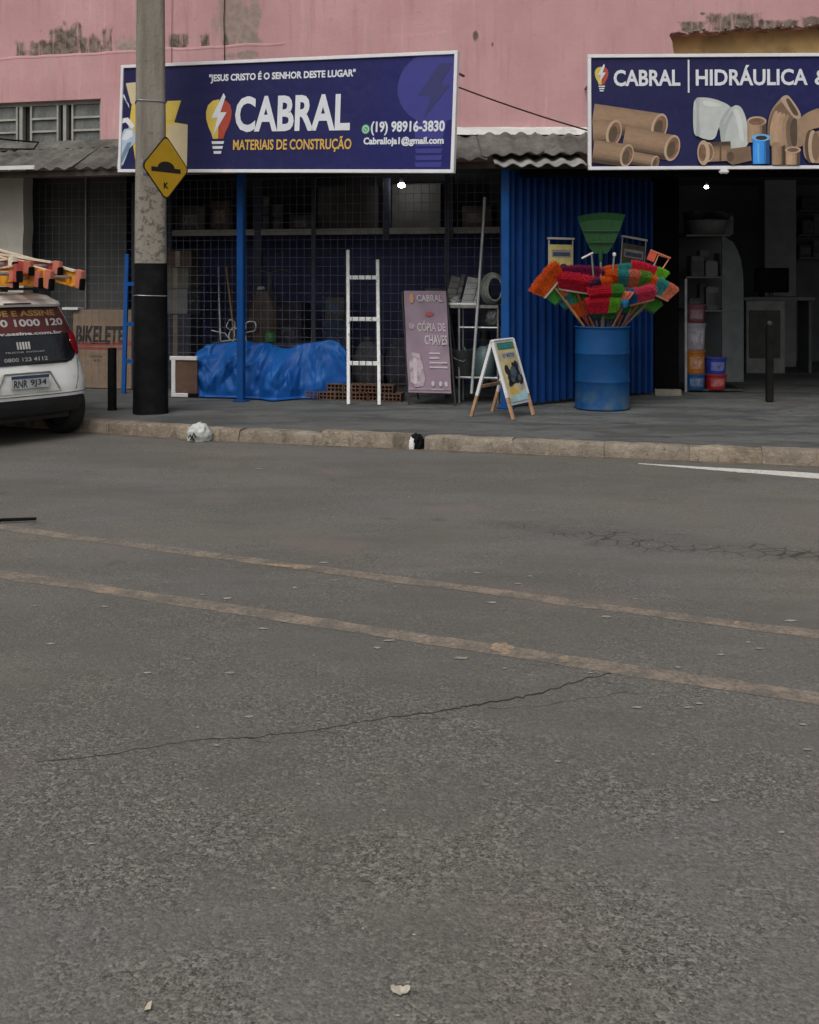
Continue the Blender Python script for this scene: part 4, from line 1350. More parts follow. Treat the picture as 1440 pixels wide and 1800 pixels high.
for (px, lv), wh in zip(places, where):
    o_ = put('hollow_brick', brick_me, None, F(fu(px, .26), .26 + random.uniform(-.02, .02), PAV - .004 + lv * (bh + .001)), -TH + random.uniform(-.05, .05))
    tag(o_, 'hollow red clay brick, ' + wh, 'brick', 'hollow bricks stacked under the white ladder')
    b = B(); b.box(-bw / 2 + .006, bw / 2 - .006, 0.07, 0.08, 0.003, bh - .003); b.out('hole_shade', BRI, o_)
# framed brown board between the pole and the tarpaulin
fb = thing('framed_board', 'small brown board in a white frame standing left of the tarpaulin', 'board', F(fu(301, 0.06), 0.06, PAV), -TH + R(4))
fw, fh = 0.31, 0.47
BRN = M('brown_board', (0.125, 0.070, 0.045), 0.75, var=.2, scale=9)
parts = [('top_rail', -.02, fw, fh - .045, fh), ('bottom_rail', 0, fw * .66, 0, .045), ('stile', 0, .05, .045, fh - .045)]
for nm, x0, x1, z0, z1 in parts:
    b = B(); b.box(x0, x1, 0, .05, z0, z1); b.out(nm, WHITE, fb, bevel=.004, seg=1)
b = B(); b.box(.05, fw, .015, .035, .045, fh - .045); b.out('panel', BRN, fb)
b = B(); b.box(fw * .66, fw, .0, .05, 0, .045); b.out('corner_block', BLACK, fb)

# purple key-cutting poster on a dark easel
pl_, pr_ = gp(712, 711, PAV), gp(800, 715, PAV)
ez = thing('poster_easel', 'leaning purple poster about key copying on a dark metal stand', 'poster', (pl_.x, pl_.y, PAV), math.atan2(pr_.y - pl_.y, pr_.x - pl_.x) * 0.6)
PUR = M('poster_purple', (0.235, 0.165, 0.215), 0.55, var=0.12, scale=3, dirt=.15, dirtcol=(0.15, .11, .14))
PURL = M('poster_pale', (0.46, 0.40, 0.43), 0.6, var=.15, scale=20)
PURM = M('poster_mid', (0.33, 0.265, 0.30), 0.6, var=.35, scale=14)
PURR = M('poster_red', (0.35, 0.06, 0.06), 0.6)
ph, pw_ = 1.12, 0.475
PS = 0.85
def ez_pt(x, z, y=0.0):
    """poster plane: leans back and slightly skewed like the slack print"""
    f = z / ph
    return Vector((x * PS + 0.02 - 0.105 * (f - .13), 0.02 + 0.24 * f + y, z + 0.13))
pan3 = B()
rows = []
for i in range(15):
    z = ph * i / 14 * 0.985
    rows.append([ez_pt(.56 * j / 8, z, 0.006 * math.sin(j * 1.3 + i * .9)) for j in range(9)])
pan3.grid(rows)
sheet = pan3.out('printed_sheet', PUR, ez, smooth=True)
wp = lambda off: (lambda x, z: ez_pt(x, z, -0.012 - off))
lettering('CABRAL', (0.17, 0.985, 0.51, 1.06), 0, PURL, sheet, 0.02, warp=wp(0))
flat('logo_bulb', ell(0.10, 1.02, .03, .055, 14), 0, M('poster_orange', (.42, .22, .10), .6), sheet, warp=wp(0))
flat('emblem', ell(0.33, .85, .055, .025, 14), 0, PURR, sheet, warp=wp(0))
flat('emblem', ell(0.085, .72, .035, .04, 14), 0, PURM, sheet, warp=wp(0))
lettering('CÓPIA DE', (0.16, 0.66, 0.53, 0.775), 0, PURL, sheet, 0.02, warp=wp(0))
lettering('CHAVES', (0.25, 0.515, 0.545, 0.62), 0, PURL, sheet, 0.025, warp=wp(0))
for i, (x0, x1) in enumerate(((.30, .44), (.30, .43), (.30, .53), (.30, .53))):
    z = .415 - i * .05
    flat('print_line', [(x0, z), (x1, z), (x1, z + .018), (x0, z + .018)], 0, PURL, sheet, warp=wp(0))
flat('key_picture', [(.04, .12), (.10, .06), (.20, .07), (.235, .14), (.21, .30), (.17, .42), (.07, .43), (.03, .34)], 0, PURM, sheet, warp=wp(0))
flat('key_picture', [(.08, .10), (.12, .09), (.135, .36), (.09, .38)], 0, PURL, sheet, warp=wp(.002))
flat('print_band', [(.01, .035), (.55, .035), (.55, .045), (.01, .045)], 0, PURM, sheet, warp=wp(0))
for x in (.33, .43, .50):
    flat('print_mark', ell(x, .10, .022, .03, 10), 0, PURL, sheet, warp=wp(0))
for x in (-0.02, .58):
    b = B(); b.tube(ez_pt(x + .02, -.13, .012), ez_pt(x - .01, ph - .03, .012), 0.011); b.out('leg', DARK, ez)
    b = B(); b.tube((x * PS + .05, .56, 0), ez_pt(x - .02, ph - .05, .03), 0.011); b.out('leg', DARK, ez)
b = B(); b.tube(ez_pt(0, .0, .02), ez_pt(.56, .0, .02), 0.010); b.tube(ez_pt(0, ph - .03, .02), ez_pt(.56, ph - .03, .02), 0.010); b.out('cross_bar', DARK, ez)

# A-frame board
af = thing('a_frame_sign', 'low white A-frame board with a yellow poster and wooden legs', 'sandwich board', (0.816, 10.68, PAV), math.atan2(.39, .25) - R(90))
# local y runs along the ridge (away from the street), local x across the spread
sp, hh, dl = 0.235, 0.76, 0.44
def side(s):
    def P_(y, z, off=0.0):
        f = z / hh
        return Vector((s * (sp * (1 - f) + off), y, z))
    for y in (0.0, dl):
        b_ = B(); b_.bar(P_(y, 0), P_(y, 0.21), 0.030, 0.026, (0, 1, 0)); b_.out('leg', WOOD, af)
        b_ = B(); b_.bar(P_(y, 0.21), P_(y, hh), 0.030, 0.027, (0, 1, 0)); b_.out('stile', WHITE, af)
    if s < 0:
        for zq in (.30, .66):
            b_ = B(); b_.bar(P_(.016, zq), P_(dl - .016, zq), .02, .03); b_.out('rear_rail', WOOD, af)
        return None, P_
    b_ = B()
    b_.add([P_(.016, .13), P_(dl - .016, .13), P_(dl - .016, hh - .005), P_(.016, hh - .005)], [(0, 1, 2, 3)])
    return b_.out('panel', WHITE, af, solid=0.006), P_
_, _ = side(-1)
pan4, PF = side(1)
AY = M('poster_yellow', (0.60, 0.50, 0.24), 0.55, var=.2, scale=8)
AT = M('poster_teal', (0.03, 0.17, 0.16), 0.55)
AB = M('poster_light_blue', (0.36, 0.55, 0.60), 0.55)
AG = M('poster_grey', (0.36, 0.37, 0.40), 0.55)
AK = M('poster_black', (0.02, 0.02, 0.022), 0.55, var=.4)
AD = M('poster_steel_blue', (0.07, 0.095, 0.13), 0.55, var=.3, scale=20)
def ap(off):
    return lambda x, z: PF(x, z, 0.012 + off)
flat('poster', [(.025, .16), (dl - .025, .16), (dl - .025, hh - .02), (.025, hh - .02)], 0, AY, pan4, warp=ap(0))
flat('poster_band', [(.05, .665), (dl - .04, .665), (dl - .04, .735), (.05, .735)], 0, AT, pan4, warp=ap(.001))
flat('poster_band', [(.025, .16), (dl - .025, .16), (dl - .025, .27), (.22, .225), (.025, .20)], 0, AB, pan4, warp=ap(.001))
flat('poster_band', [(.30, .26), (dl - .03, .30), (dl - .03, .55), (.32, .50)], 0, AG, pan4, warp=ap(.001))
flat('poster_band', [(.09, .575), (.38, .575), (.38, .635), (.09, .635)], 0, AG, pan4, warp=ap(.0014))
lettering('KIT MOTOR', (.11, .588, .36, .625), 0, AK, pan4, .02, warp=ap(.002))
lettering('A PARTIR', (.07, .66 + .018, .39, .722), 0, M('poster_teal_light', (.08, .32, .28), .5), pan4, .02, warp=ap(.002))
for (x, z, rx_, rz_, m_) in ((.12, .47, .05, .05, AK), (.33, .50, .05, .05, AK), (.20, .40, .11, .075, AK), (.30, .40, .09, .06, AK), (.36, .36, .06, .045, AK), (.16, .36, .09, .04, AK), (.24, .44, .07, .06, AD), (.20, .38, .05, .035, AD), (.33, .38, .035, .03, AD), (.27, .50, .03, .04, AK)):
    flat('picture', ell(x, z, rx_, rz_, 9, rot=random.random()), 0, m_, pan4, warp=ap(.0022 if m_ is AK else .003))
flat('print_blot', ell(.14, .265, .08, .025, 12), 0, GOLD, pan4, warp=ap(.0016))
b = B(); b.tube((0, 0.0, hh), (0, dl, hh), 0.012); b.out('ridge', WHITE, af)
b = B(); b.bar((-sp * .55, dl * .5, hh * .45), (sp * .55, dl * .5, hh * .45), 0.012, 0.006); b.out('spreader', DARK, af)

# ---------------------------------------------------------------- drum with brooms
DC = Vector((0, 0, 0)); dd_ = gp(1066, 723, PAV)
DC = Vector((dd_.x + 0.01, dd_.y + 0.295, PAV))
def drum_mat():
    k = N('blue_drum_paint')
    vec = k.coords(rnd=False)
    c = k.mix(k.ramp(k.noise(vec, 3.0, 5.0), .3, .7), (0.003, 0.041, 0.138), (0.005, 0.062, 0.188))
    c = k.mix(k.ramp(k.noise(vec, 11.0, 6.0, .7), .58, .72, 0, .3), c, (0.025, 0.10, 0.20))
    sx = k.n('ShaderNodeSeparateXYZ'); k.l(vec, sx.inputs[0])
    dirt = k.math('MULTIPLY', k.ramp(sx.outputs[2], .34, .02), k.ramp(k.noise(vec, 6.0, 5.0), .38, .65))
    c = k.mix(k.math('MULTIPLY', dirt, .7), c, (0.055, 0.085, 0.085))
    k.base(c); k.p.inputs['Roughness'].default_value = .6; k.p.inputs['Specular IOR Level'].default_value = .2
    k.bump(k.noise(vec, 5.0, 3.0), .15, .03)
    return k.m
DR = drum_mat()
drum = thing('steel_drum', 'blue steel drum full of upturned brooms beside the gate', 'drum', DC)
RD, HD = 0.292, 0.88
pr = [(RD - .012, 0.0), (RD, 0.006), (RD, 0.022), (RD - .008, 0.030), (RD - .008, .27), (RD - .005, .28), (RD - .001, .292), (RD - .004, .304), (RD - .008, .314), (RD - .008, .565), (RD - .004, .575), (RD - .001, .587), (RD - .004, .599), (RD - .008, .609), (RD - .008, HD - .03)]
b = B()
b.lathe(pr + [(RD - .020, HD - .03), (RD - .020, .03)], 48); b.out('shell', DR, drum, smooth=50)
b = B(); rows = []
for j in range(49):
    a = 2 * math.pi * j / 48
    rows.append([(math.cos(a) * (RD - .006 + .009 * math.cos(t)), math.sin(a) * (RD - .006 + .009 * math.cos(t)), HD - .018 + .011 * math.sin(t)) for t in [R(45 * q) for q in range(9)]])
b.grid(rows); b.out('rim', DR, drum, smooth=True)

C = {'red': (0.58, 0.022, 0.050), 'orange': (0.64, 0.10, 0.014), 'green': (0.060, 0.26, 0.035), 'lime': (0.14, 0.42, 0.03), 'teal': (0.035, 0.25, 0.25), 'maroon': (0.17, 0.014, 0.07), 'pink': (0.60, 0.05, 0.11), 'navy': (0.02, 0.03, 0.07), 'blue': (0.02, 0.13, 0.30), 'salmon': (0.55, 0.16, 0.09), 'aqua': (0.16, 0.42, 0.40)}
BR = {k_: M('bristle_' + k_, v, 0.7, var=0.3, scale=40, spec=.15) for k_, v in C.items()}
BLK = {'white': M('broom_block_white', (0.62, 0.58, 0.54), .5), 'salmon': M('broom_block_salmon', (0.55, 0.22, 0.14), .5), 'dark': M('broom_block_dark', (0.03, 0.03, 0.035), .5), 'aqua': M('broom_block_aqua', (0.25, 0.5, 0.48), .5)}
HANDLES = [M('handle_wood', (0.26, 0.14, 0.065), .6, scale=12), M('handle_red', (0.22, 0.035, 0.02), .5), M('handle_white', (0.17, 0.175, 0.17), .5), M('handle_orange', (0.33, 0.13, 0.03), .5)]
def handle_line(head):
    """where a handle from the head passes through the drum mouth and where it ends inside"""
    rel = Vector((head.x - DC.x, head.y - DC.y, 0))
    c = rel * 0.45
    if c.length > 0.225: c = c.normalized() * 0.225
    m = Vector((DC.x + c.x, DC.y + c.y, PAV + HD))
    d_ = (m - head).normalized()
    q = m.copy()
    while q.z > PAV + .12:
        nq = q + d_ * 0.03
        if Vector((nq.x - DC.x, nq.y - DC.y)).length > 0.255: break
        q = nq
    return q, m
def broom(px, py, dy, wpx, ang, cols, block, label, hgt=0.15, lean=0.0, hm=0):
    """upturned broom: bristles up; ang = tilt of the head in the picture plane, lean towards the street"""
    d_ = DC.y + dy
    head = pp(px, py, d_)
    root, mouth = handle_line(head)
    t = thing('broom', label, 'broom', root, 0, 'brooms standing in the blue drum')
    rot = Matrix.Rotation(-R(ang), 4, 'Y') @ Matrix.Rotation(R(lean), 4, 'X')
    Mh = Matrix.Translation(head - root) @ rot
    wd = wpx / FPX * d_
    b_ = B(); b_.tube((0, 0, 0), Mh @ Vector((0, 0, -hgt * .45)), 0.0115, n=8); b_.out('handle', HANDLES[hm % 4], t, smooth=60)
    b_ = B(); b_.box(-wd * .5, wd * .5, -.026, .026, -hgt * .62, -hgt * .46, Mh); hb = b_.out('block', BLK[block], t, bevel=.008)
    nxx, ny = 52, 6
    nseg = len(cols)
    rg = random.Random(int(px * 13 + py))
    for si, cn in enumerate(cols):
        b_ = B()
        for i in range(nxx):
            if min(nseg - 1, int(i * nseg / nxx)) != si: continue
            for j in range(ny):
                fx, fy = (i + .5) / nxx - .5, (j + .5) / ny - .5
                p0 = Vector((fx * wd * .96, fy * .048, -hgt * .47))
                p1 = Vector((fx * wd * 1.26 + rg.uniform(-.006, .006), fy * .15 + rg.uniform(-.006, .006), hgt * .5 + rg.uniform(-.012, .004) - abs(fx) ** 3 * .16 - fy * fy * .06))
                b_.tube(Mh @ p0, Mh @ p1, wd / nxx * .85, wd / nxx * .5, 4)
        b_.out('bristles', BR[cn], t)
    return t
broom(962, 492, -.10, 56, 50, ['orange'], 'white', 'bright orange broom head leaning out furthest left over the drum', .19, 20, 0)
broom(1022, 478, .12, 66, -2, ['maroon', 'maroon'], 'dark', 'dark maroon broom head behind the big red one', .15, 10, 1)
broom(1016, 497, -.10, 64, -9, ['red'], 'white', 'big plain red broom head with white block, left of centre', .19, 34, 1)
broom(984, 512, .0, 44, 36, ['green', 'orange'], 'dark', 'green and orange broom head tucked under the leftmost one', .17, 10, 3)
broom(1056, 500, -.16, 34, 8, ['navy', 'orange'], 'dark', 'short navy and orange broom head in the middle', .15, 20, 0)
broom(1086, 476, .14, 56, 8, ['orange', 'teal'], 'aqua', 'orange and teal broom head standing at the back', .15, 4, 2)
broom(1104, 490, -.06, 66, -3, ['orange', 'teal', 'salmon', 'green'], 'salmon', 'broom head banded orange, teal and green right of centre', .19, 30, 0)
broom(1140, 478, .06, 54, -17, ['red', 'red', 'lime'], 'white', 'red broom head with a lime green end at upper right', .18, 10, 1)
broom(1160, 504, -.05, 50, -24, ['orange', 'teal', 'salmon'], 'salmon', 'orange and teal broom head sticking out furthest right', .18, 16, 2)
broom(1126, 518, -.14, 46, 14, ['blue', 'pink', 'pink'], 'salmon', 'low pink and blue broom head at the right under the banded one', .16, 28, 1)
broom(1064, 514, -.22, 52, 5, ['red', 'red', 'green'], 'salmon', 'flattened red and green broom head above the lowest one', .14, 40, 3)
broom(1060, 536, -.20, 50, 3, ['red', 'red', 'lime'], 'dark', 'lowest red and lime green broom head facing the street', .18, 24, 2)
broom(1036, 486, .20, 44, 12, ['green', 'maroon'], 'dark', 'green and maroon broom head half hidden at the back', .15, -4, 0)
broom(1116, 503, .10, 46, -8, ['green', 'lime'], 'dark', 'plain green broom head under the red and lime one', .16, 8, 3)
broom(1006, 522, .05, 46, 24, ['teal', 'green'], 'dark', 'teal and green broom head low at the left', .17, 12, 1)
broom(1062, 548, -.08, 36, -4, ['green'], 'dark', 'small dark green broom head peeping out right above the drum rim', .14, 12, 0)
broom(1100, 536, .05, 48, -14, ['blue', 'green'], 'dark', 'shaded blue and green broom head low behind the round brush', .17, 12, 1)
broom(1030, 540, .06, 44, 14, ['orange', 'maroon'], 'dark', 'shaded orange and maroon broom head low behind the lowest one', .17, 8, 3)
broom(1138, 530, .08, 40, -24, ['orange', 'green'], 'dark', 'shaded orange and green broom head low at the right', .16, 8, 0)
# small round blue brush
hd_ = pp(1098, 530, DC.y - .20)
q0, _m = handle_line(hd_)
rb = thing('round_brush', 'small round blue and salmon brush low on the right of the bunch', 'brush', q0)
b = B(); b.tube((0, 0, 0), hd_ - q0 - Vector((0, 0, .03)), .010); b.out('handle', HANDLES[0], rb)
b = B(); b.lathe([(.03, -.06), (.045, -.02), (.05, .0), (.045, .02), (.02, .03)], 14, hd_ - q0); b.out('brush_body', BR['blue'], rb, smooth=60)
b = B()
rg = random.Random(3)
for i in range(60):
    a, r_ = rg.uniform(0, 6.28), rg.uniform(0, .045)
    p0 = hd_ - q0 + Vector((r_ * math.cos(a), r_ * math.sin(a), .02))
    b.tube(p0, p0 + Vector((r_ * .7 * math.cos(a) + .03, r_ * .7 * math.sin(a), .075 + rg.uniform(-.01, .01))), .007, .008, 5)
b.out('bristles', BR['salmon'], rb)
# green leaf rake
GR = M('rake_green', (0.008, 0.062, 0.014), .5, var=.2)
gh = pp(1056, 450, DC.y + .10)
q0, _m = handle_line(gh)
rk = thing('leaf_rake', 'dark green plastic leaf rake fanned above the brooms', 'rake', q0)
oo = gh - q0
b = B(); b.tube((0, 0, 0), oo + Vector((0, 0, -.02)), .012); b.out('handle', HANDLES[2], rk)
b = B(); b.tube(oo + Vector((0, 0, -.06)), oo + Vector((0, 0, .06)), .02, .024); b.out('socket', GR, rk)
nt_ = 22
tme = None
for i in range(nt_):
    f = (i + .5) / nt_ - .5
    bx_, tx_ = f * .13, f * .52
    ht_ = .43 - .25 * f * f * .5 + .02 * f
    pts = []
    for j in range(7):
        s = j / 6
        x = bx_ + (tx_ - bx_) * (s ** 0.72)
        pts.append(oo + Vector((x, -.02 * math.sin(s * 2) - (.05 * max(0, s - .8) * 5 * .6), .03 + ht_ * s)))
    b = B()
    for a, c in zip(pts[:-1], pts[1:]):
        b.bar(a, c, .0215 if i not in (0, nt_ - 1) else .016, .006, (0, 1, 0))
    b.out('tine', GR, rk)
for z, wd in ((.15, .28), (.27, .39)):
    b = B(); b.bar(oo + Vector((-wd / 2, -.035, z)), oo + Vector((wd / 2, -.035, z)), .012, .016); b.out('cross_band', GR, rk)
# orange hand rake, top right of the bunch
oh = pp(1152, 462, DC.y + .05)
q0, _m = handle_line(oh)
ork = thing('floor_squeegee', 'orange squeegee with a pale wire frame at the upper right of the bunch', 'squeegee', q0)
oo = oh - q0
b = B(); b.tube((0, 0, 0), oo, .011); b.out('handle', HANDLES[2], ork)
mr = Matrix.Translation(oo) @ Matrix.Rotation(R(22), 4, 'Y')
b = B(); b.box(-.10, .13, -.015, .015, .10, .115, mr); b.out('blade', M('squeegee_orange', (.50, .14, .07), .5), ork)
b = B(); b.box(-.10, -.02, -.012, .012, .0, .10, mr); b.out('fin', M('squeegee_orange2', (.48, .07, .03), .5), ork)
b = B(); b.path([mr @ Vector(p) for p in ((.0, 0, -.01), (.0, 0, .09), (.12, 0, .095), (.09, 0, -.06))], .008); b.out('wire_frame', BLK['salmon'], ork)
# T-handled sticks
for px, py, lab, ml in ((1040, 446, 'pale T-handled stick left of the green rake handle', .11), (1080, 448, 'thin upright stick with a white knob right of the green rake', .0)):
    th_ = pp(px, py, DC.y + .04)
    q0, _m = handle_line(th_)
    st_ = thing('handled_stick', lab, 'stick', q0)
    b = B(); b.tube((0, 0, 0), th_ - q0, .010); b.out('shaft', HANDLES[2], st_)
    b = B()
    if ml: b.tube(th_ - q0 + Vector((-ml * .95, 0, -.05)), th_ - q0 + Vector((.015, 0, .01)), .011)
    else: b.lathe([(.008, -.02), (.018, -.01), (.02, .01), (.012, .025)], 12, th_ - q0)
    b.out('grip', BLK['white'], st_)
# two wire-framed posters hanging on the gate behind the brooms
def gate_poster(px, py0, py1, wd, ang, label, sheet_m=None):
    k = (px - 720) / FPX
    # point on the gate plane
    s = (k * G0.y - G0.x) / (gv.x - k * gv.y)
    c_ = G0 + gv * s
    n_ = Vector((gv.y, -gv.x, 0)).normalized()
    c_ = c_ + n_ * 0.085
    c_.z = CAM_Z - (py1 - HOR) * c_.y / FPX
    hgt = (py1 - py0) * c_.y / FPX
    t = thing('hanging_poster', label, 'poster', c_, math.atan2(gv.y, gv.x))
    t.rotation_euler = (0, R(ang), math.atan2(gv.y, gv.x))
    pw2_ = wd
    b_ = B(); b_.box(-pw2_ / 2, pw2_ / 2, -.004, .004, 0, hgt * .88); p_ = b_.out('sheet', sheet_m or M('poster_bright_yellow', (.74, .62, .22), .55, var=.15, scale=8), t)
    for xs_ in (-pw2_ * .5 - .01, pw2_ * .5):
        b_ = B(); b_.box(xs_, xs_ + .006, -.006, .008, -.02, hgt); b_.out('side_wire', BLK['white'], t)
    b_ = B(); b_.box(-pw2_ * .5 - .02, pw2_ * .5 + .02, -.014, .016, hgt, hgt + .022); b_.out('top_bar', BLK['white'], t)
    flat('poster_band', [(-pw2_ * .42, hgt * .58), (pw2_ * .42, hgt * .58), (pw2_ * .42, hgt * .76), (-pw2_ * .42, hgt * .76)], -.006, AG, p_)
    flat('poster_band', [(-pw2_ * .36, hgt * .61), (pw2_ * .36, hgt * .61), (pw2_ * .36, hgt * .70), (-pw2_ * .36, hgt * .70)], -.0075, AD, p_)
    for (x, z, r_) in ((-.25, .22, .14), (.1, .28, .2), (.28, .2, .14), (-.05, .15, .2)):
        flat('picture', ell(x * pw2_, z * hgt, r_ * pw2_ * 1.2, r_ * hgt * .8, 9), -.006 - .0006 * abs(x), AK, p_)
gate_poster(977, 421, 496, 0.345, 0, 'yellow poster in a wire frame on the gate, left of the green rake')
gate_poster(1100, 420, 500, 0.38, 6, 'tilted dim yellow poster in a pale frame on the gate, right of the green rake', M('poster_dimmed', (.10, .085, .045), .6, var=.3, scale=9))  # the yellow sheet again, its dimness put into the colour

# ================================================================ BEHIND THE MESH
# pale horizontal beam with uprights, a dim storage rack
BEAM = M('beam_paint', (0.30, 0.29, 0.25), .8, var=.2, dirt=.2, dirtcol=(.12, .11, .1))
vb = 1.5
rack = thing('storage_rack', 'long storage rack with a pale beam seen dimly through the mesh', 'rack', F(0, vb, PAV), -TH)
ua, ub = fu(240, vb), fu(884, vb)
zb_ = fz(640, 412, vb) - PAV
b = B(); b.box(ua, ub, -.03, .03, zb_, zb_ + .075); b.out('beam', BEAM, rack)
UPR = M('rack_upright', (0.03, 0.035, 0.06), .6)
for px in (300, 455, 680, 792):
    u = fu(px, vb)
    b = B(); b.box(u - .04, u + .04, -.045, .04, 0 if px in (300, 455) else zb_ - .06, 2.6); b.out('upright', UPR, rack)
b = B(); b.box(ua, ub, .03, .75, zb_ + .01, zb_ + .04); b.out('shelf', UPR, rack)
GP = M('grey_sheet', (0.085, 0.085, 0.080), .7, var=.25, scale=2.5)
b = B(); b.box(ua - .6, ub + .1, .80, .84, 0, zb_ + .01); b.out('navy_back_panel', M('navy_panel', (.050, .060, .150), .75, var=.3, scale=1.4), rack)
b = B(); b.box(ua - .6, ub + .1, .78, .80, zb_ + .05, 2.8); b.out('upper_back_panel', M('upper_panel', (.050, .050, .050), .8, var=.3, scale=1.4), rack)
# sheets leaning on the shelf
for i, (p0, p1, py, lab) in enumerate(((560, 665, 330, 'grey panel stored on the rack left of the lit bulb'), (690, 775, 322, 'grey panel stored on the rack right of the lit bulb'))):
    u0_, u1_ = fu(p0, vb + .3), fu(p1, vb + .3)
    b = B(); b.box(u0_, u1_, .28, .30, zb_ + .042, min(2.55, fz(p0, py, vb + .3) - PAV))
    t = b.mesh('stored_panel', GP)
    tag(put('stored_panel', t, None, F(0, vb, PAV), -TH), lab, 'panel', 'panels on the storage rack')
# grey sheet hung inside the far-left bay
b = B(); rows = []
ug0, ug1 = fu(44, .85), fu(222, .85)
for i in range(13):
    z = .02 + 2.7 * i / 12
    rows.append([((ug1 - ug0) * j / 16, .012 * math.sin(j * 1.9 + i * .2), z) for j in range(17)])
b.grid(rows)
hang = thing('hanging_sheet', 'plain dark grey sheet hanging behind the mesh beside the cream wall', 'sheet', F(ug0, .85, PAV), -TH)
b.out('cloth', M('charcoal_sheet', (0.070, 0.070, 0.066), .85, var=.2, scale=1.5), hang, smooth=True)
b = B(); b.tube((-.05, 0, 2.72), (ug1 - ug0 + .05, 0, 2.72), .012); b.out('rail', DARK, hang)
b = B(); b.tube((fu(153, .85) - ug0, -.03, 0), (fu(153, .85) - ug0, -.03, 2.72), .012); b.out('upright', STEEL, hang)

# cardboard carton with lettering
CARD = M('cardboard', (0.250, 0.178, 0.120), .85, var=.12, scale=3, dirt=.15, dirtcol=(.16, .11, .07))
vc = .70
uc0, uc1 = fu(128, vc), fu(252, vc)
car_w = uc1 - uc0
hcb = fz(190, 545, vc) - PAV
cb = thing('cardboard_carton', 'large flat brown carton with bold black lettering behind the mesh', 'carton', F(uc0, vc, PAV), -TH)
b = B(); b.box(0, car_w, 0, .12, 0, hcb); b.out('carton_body', CARD, cb, bevel=.006, seg=1)
INK = M('carton_ink', (0.035, 0.028, 0.022), .8)
INR = M('carton_red', (0.34, 0.055, 0.040), .8)
def crect(x0, y0, x1, y1):
    return (fu(x0, vc) - uc0, fz(x0, y1, vc) - PAV, fu(x1, vc) - uc0, fz(x1, y0, vc) - PAV)
lettering('BIKELETE', crect(133, 573, 219, 604), -.003, INK, cb, .04, shear=.12)
r_ = crect(140, 603, 236, 607)
flat('stripe', [(r_[0], r_[1]), (r_[2], r_[1] + .02), (r_[2], r_[3] + .02), (r_[0], r_[3])], -.003, INR, cb)
r_ = crect(136, 611, 214, 613.5)
flat('stripe', [(r_[0], r_[1]), (r_[2], r_[1]), (r_[2], r_[3]), (r_[0], r_[3])], -.003, INR, cb)
lettering('CUIDADO FRAGIL', crect(157, 625, 180, 628), -.003, INK, cb)
lettering('60 KG', crect(166, 631, 176, 635), -.003, INK, cb)
b = B(); b.box(-.12, .10, -.05, .1, hcb + .002, hcb + .03); o_ = tag(b.out('white_plank', WHITE, loc=F(uc0, vc, PAV), rotz=-TH), 'short white plank lying across the top left of the brown carton', 'plank')

# cartons and boxes behind the second mesh panel
BX = [(300, 332, 470, 505, 'upper dull grey-green box left of the blue post', (.085, .08, .06)), (300, 330, 508, 552, 'middle pale grey box left of the blue post', (.12, .12, .125)), (302, 336, 440, 470, 'top dark brown carton left of the blue post', (.06, .035, .028)), (298, 334, 552, 690, 'bottom dark crate behind the framed board', (.03, .032, .045))]
v_ = 1.0
bot = {}
order = sorted(BX, key=lambda q: -q[3])
zcur = PAV
for (p0, p1, y0, y1, lab, col) in order:
    u0_, u1_ = fu(p0 - 14, v_), fu(p1, v_)
    zt_ = fz(p0, y0, v_)
    b = B(); b.box(0, u1_ - u0_, 0, .35, 0, zt_ - zcur - .002); 
    t = thing('stacked_box', lab, 'box', F(u0_, v_, zcur), -TH + random.uniform(-.05, .05), 'boxes stacked behind the mesh')
    b.out('carton_body', M('box_%d' % y0, col, .8, var=.2), t, bevel=.006, seg=1)
    b = B(); b.box((u1_ - u0_) * .42, (u1_ - u0_) * .58, -.002, .0, 0.01, zt_ - zcur - .01); b.out('tape', M('tape', (.16, .13, .09), .4), t)
    zcur = zt_
# white looped wires and a green can on top of the heap
def loops(label, pts2, v, r=.008, mat=None, name='wire_loop'):
    base = F(fu(pts2[0][0], v), v, fz(*pts2[0], v))
    ps = [F(fu(p[0], v), v + .02 * math.sin(i), fz(*p, v)) - base for i, p in enumerate(pts2)]
    b_ = B(); b_.path(ps, r, 6)
    return tag(b_.out(name, mat or M('white_plastic', (.52, .52, .50), .5), loc=base, smooth=60), label, 'wire')
table = thing('low_table', 'low dark worktable hidden behind the tarpaulin', 'table', F(fu(375, .85), .85, PAV), -TH)
tw_ = fu(560, .85) - fu(375, .85)
tz_ = fz(440, 602, .85) - PAV
b = B(); b.box(0, tw_, -.05, .5, tz_ - .04, tz_); b.out('table_top', UPR, table)
for x in (.03, tw_ - .03):
    for y in (.0, .45):
        b = B(); b.box(x - .025, x + .025, y - .025, y + .025, 0, tz_ - .04); b.out('leg', UPR, table)
def ring_pts(cx, cy, rx_, ry_, a0, a1, n=14):
    return [(cx + rx_ * math.cos(R(a0 + (a1 - a0) * i / n)), cy + ry_ * math.sin(R(a0 + (a1 - a0) * i / n))) for i in range(n + 1)]
loops('white looped wire left of the blue post, above the tarpaulin', [(372, 581), (395, 586), (405, 600)] + ring_pts(412, 588, 9, 12, 120, 400) + [(410, 598), (388, 600)], .9)
loops('white oval wire loop right of the blue post', ring_pts(441, 574, 10, 9, 150, 420) + [(430, 585), (434, 600)], .9)
loops('second small white wire loop close to the blue post', ring_pts(406, 571, 7, 9, 60, 330) + [(412, 590), (410, 601)], .88, .006)
cn = F(fu(476, .9), .9, PAV + tz_)
b = B(); b.lathe([(.055, 0), (.07, .01), (.07, .1), (.06, .12), (.02, .13)], 16)
tag(b.out('green_can', M('green_can', (.02, .13, .03), .4), loc=cn, smooth=50), 'small dark green can on the table above the tarpaulin', 'can')
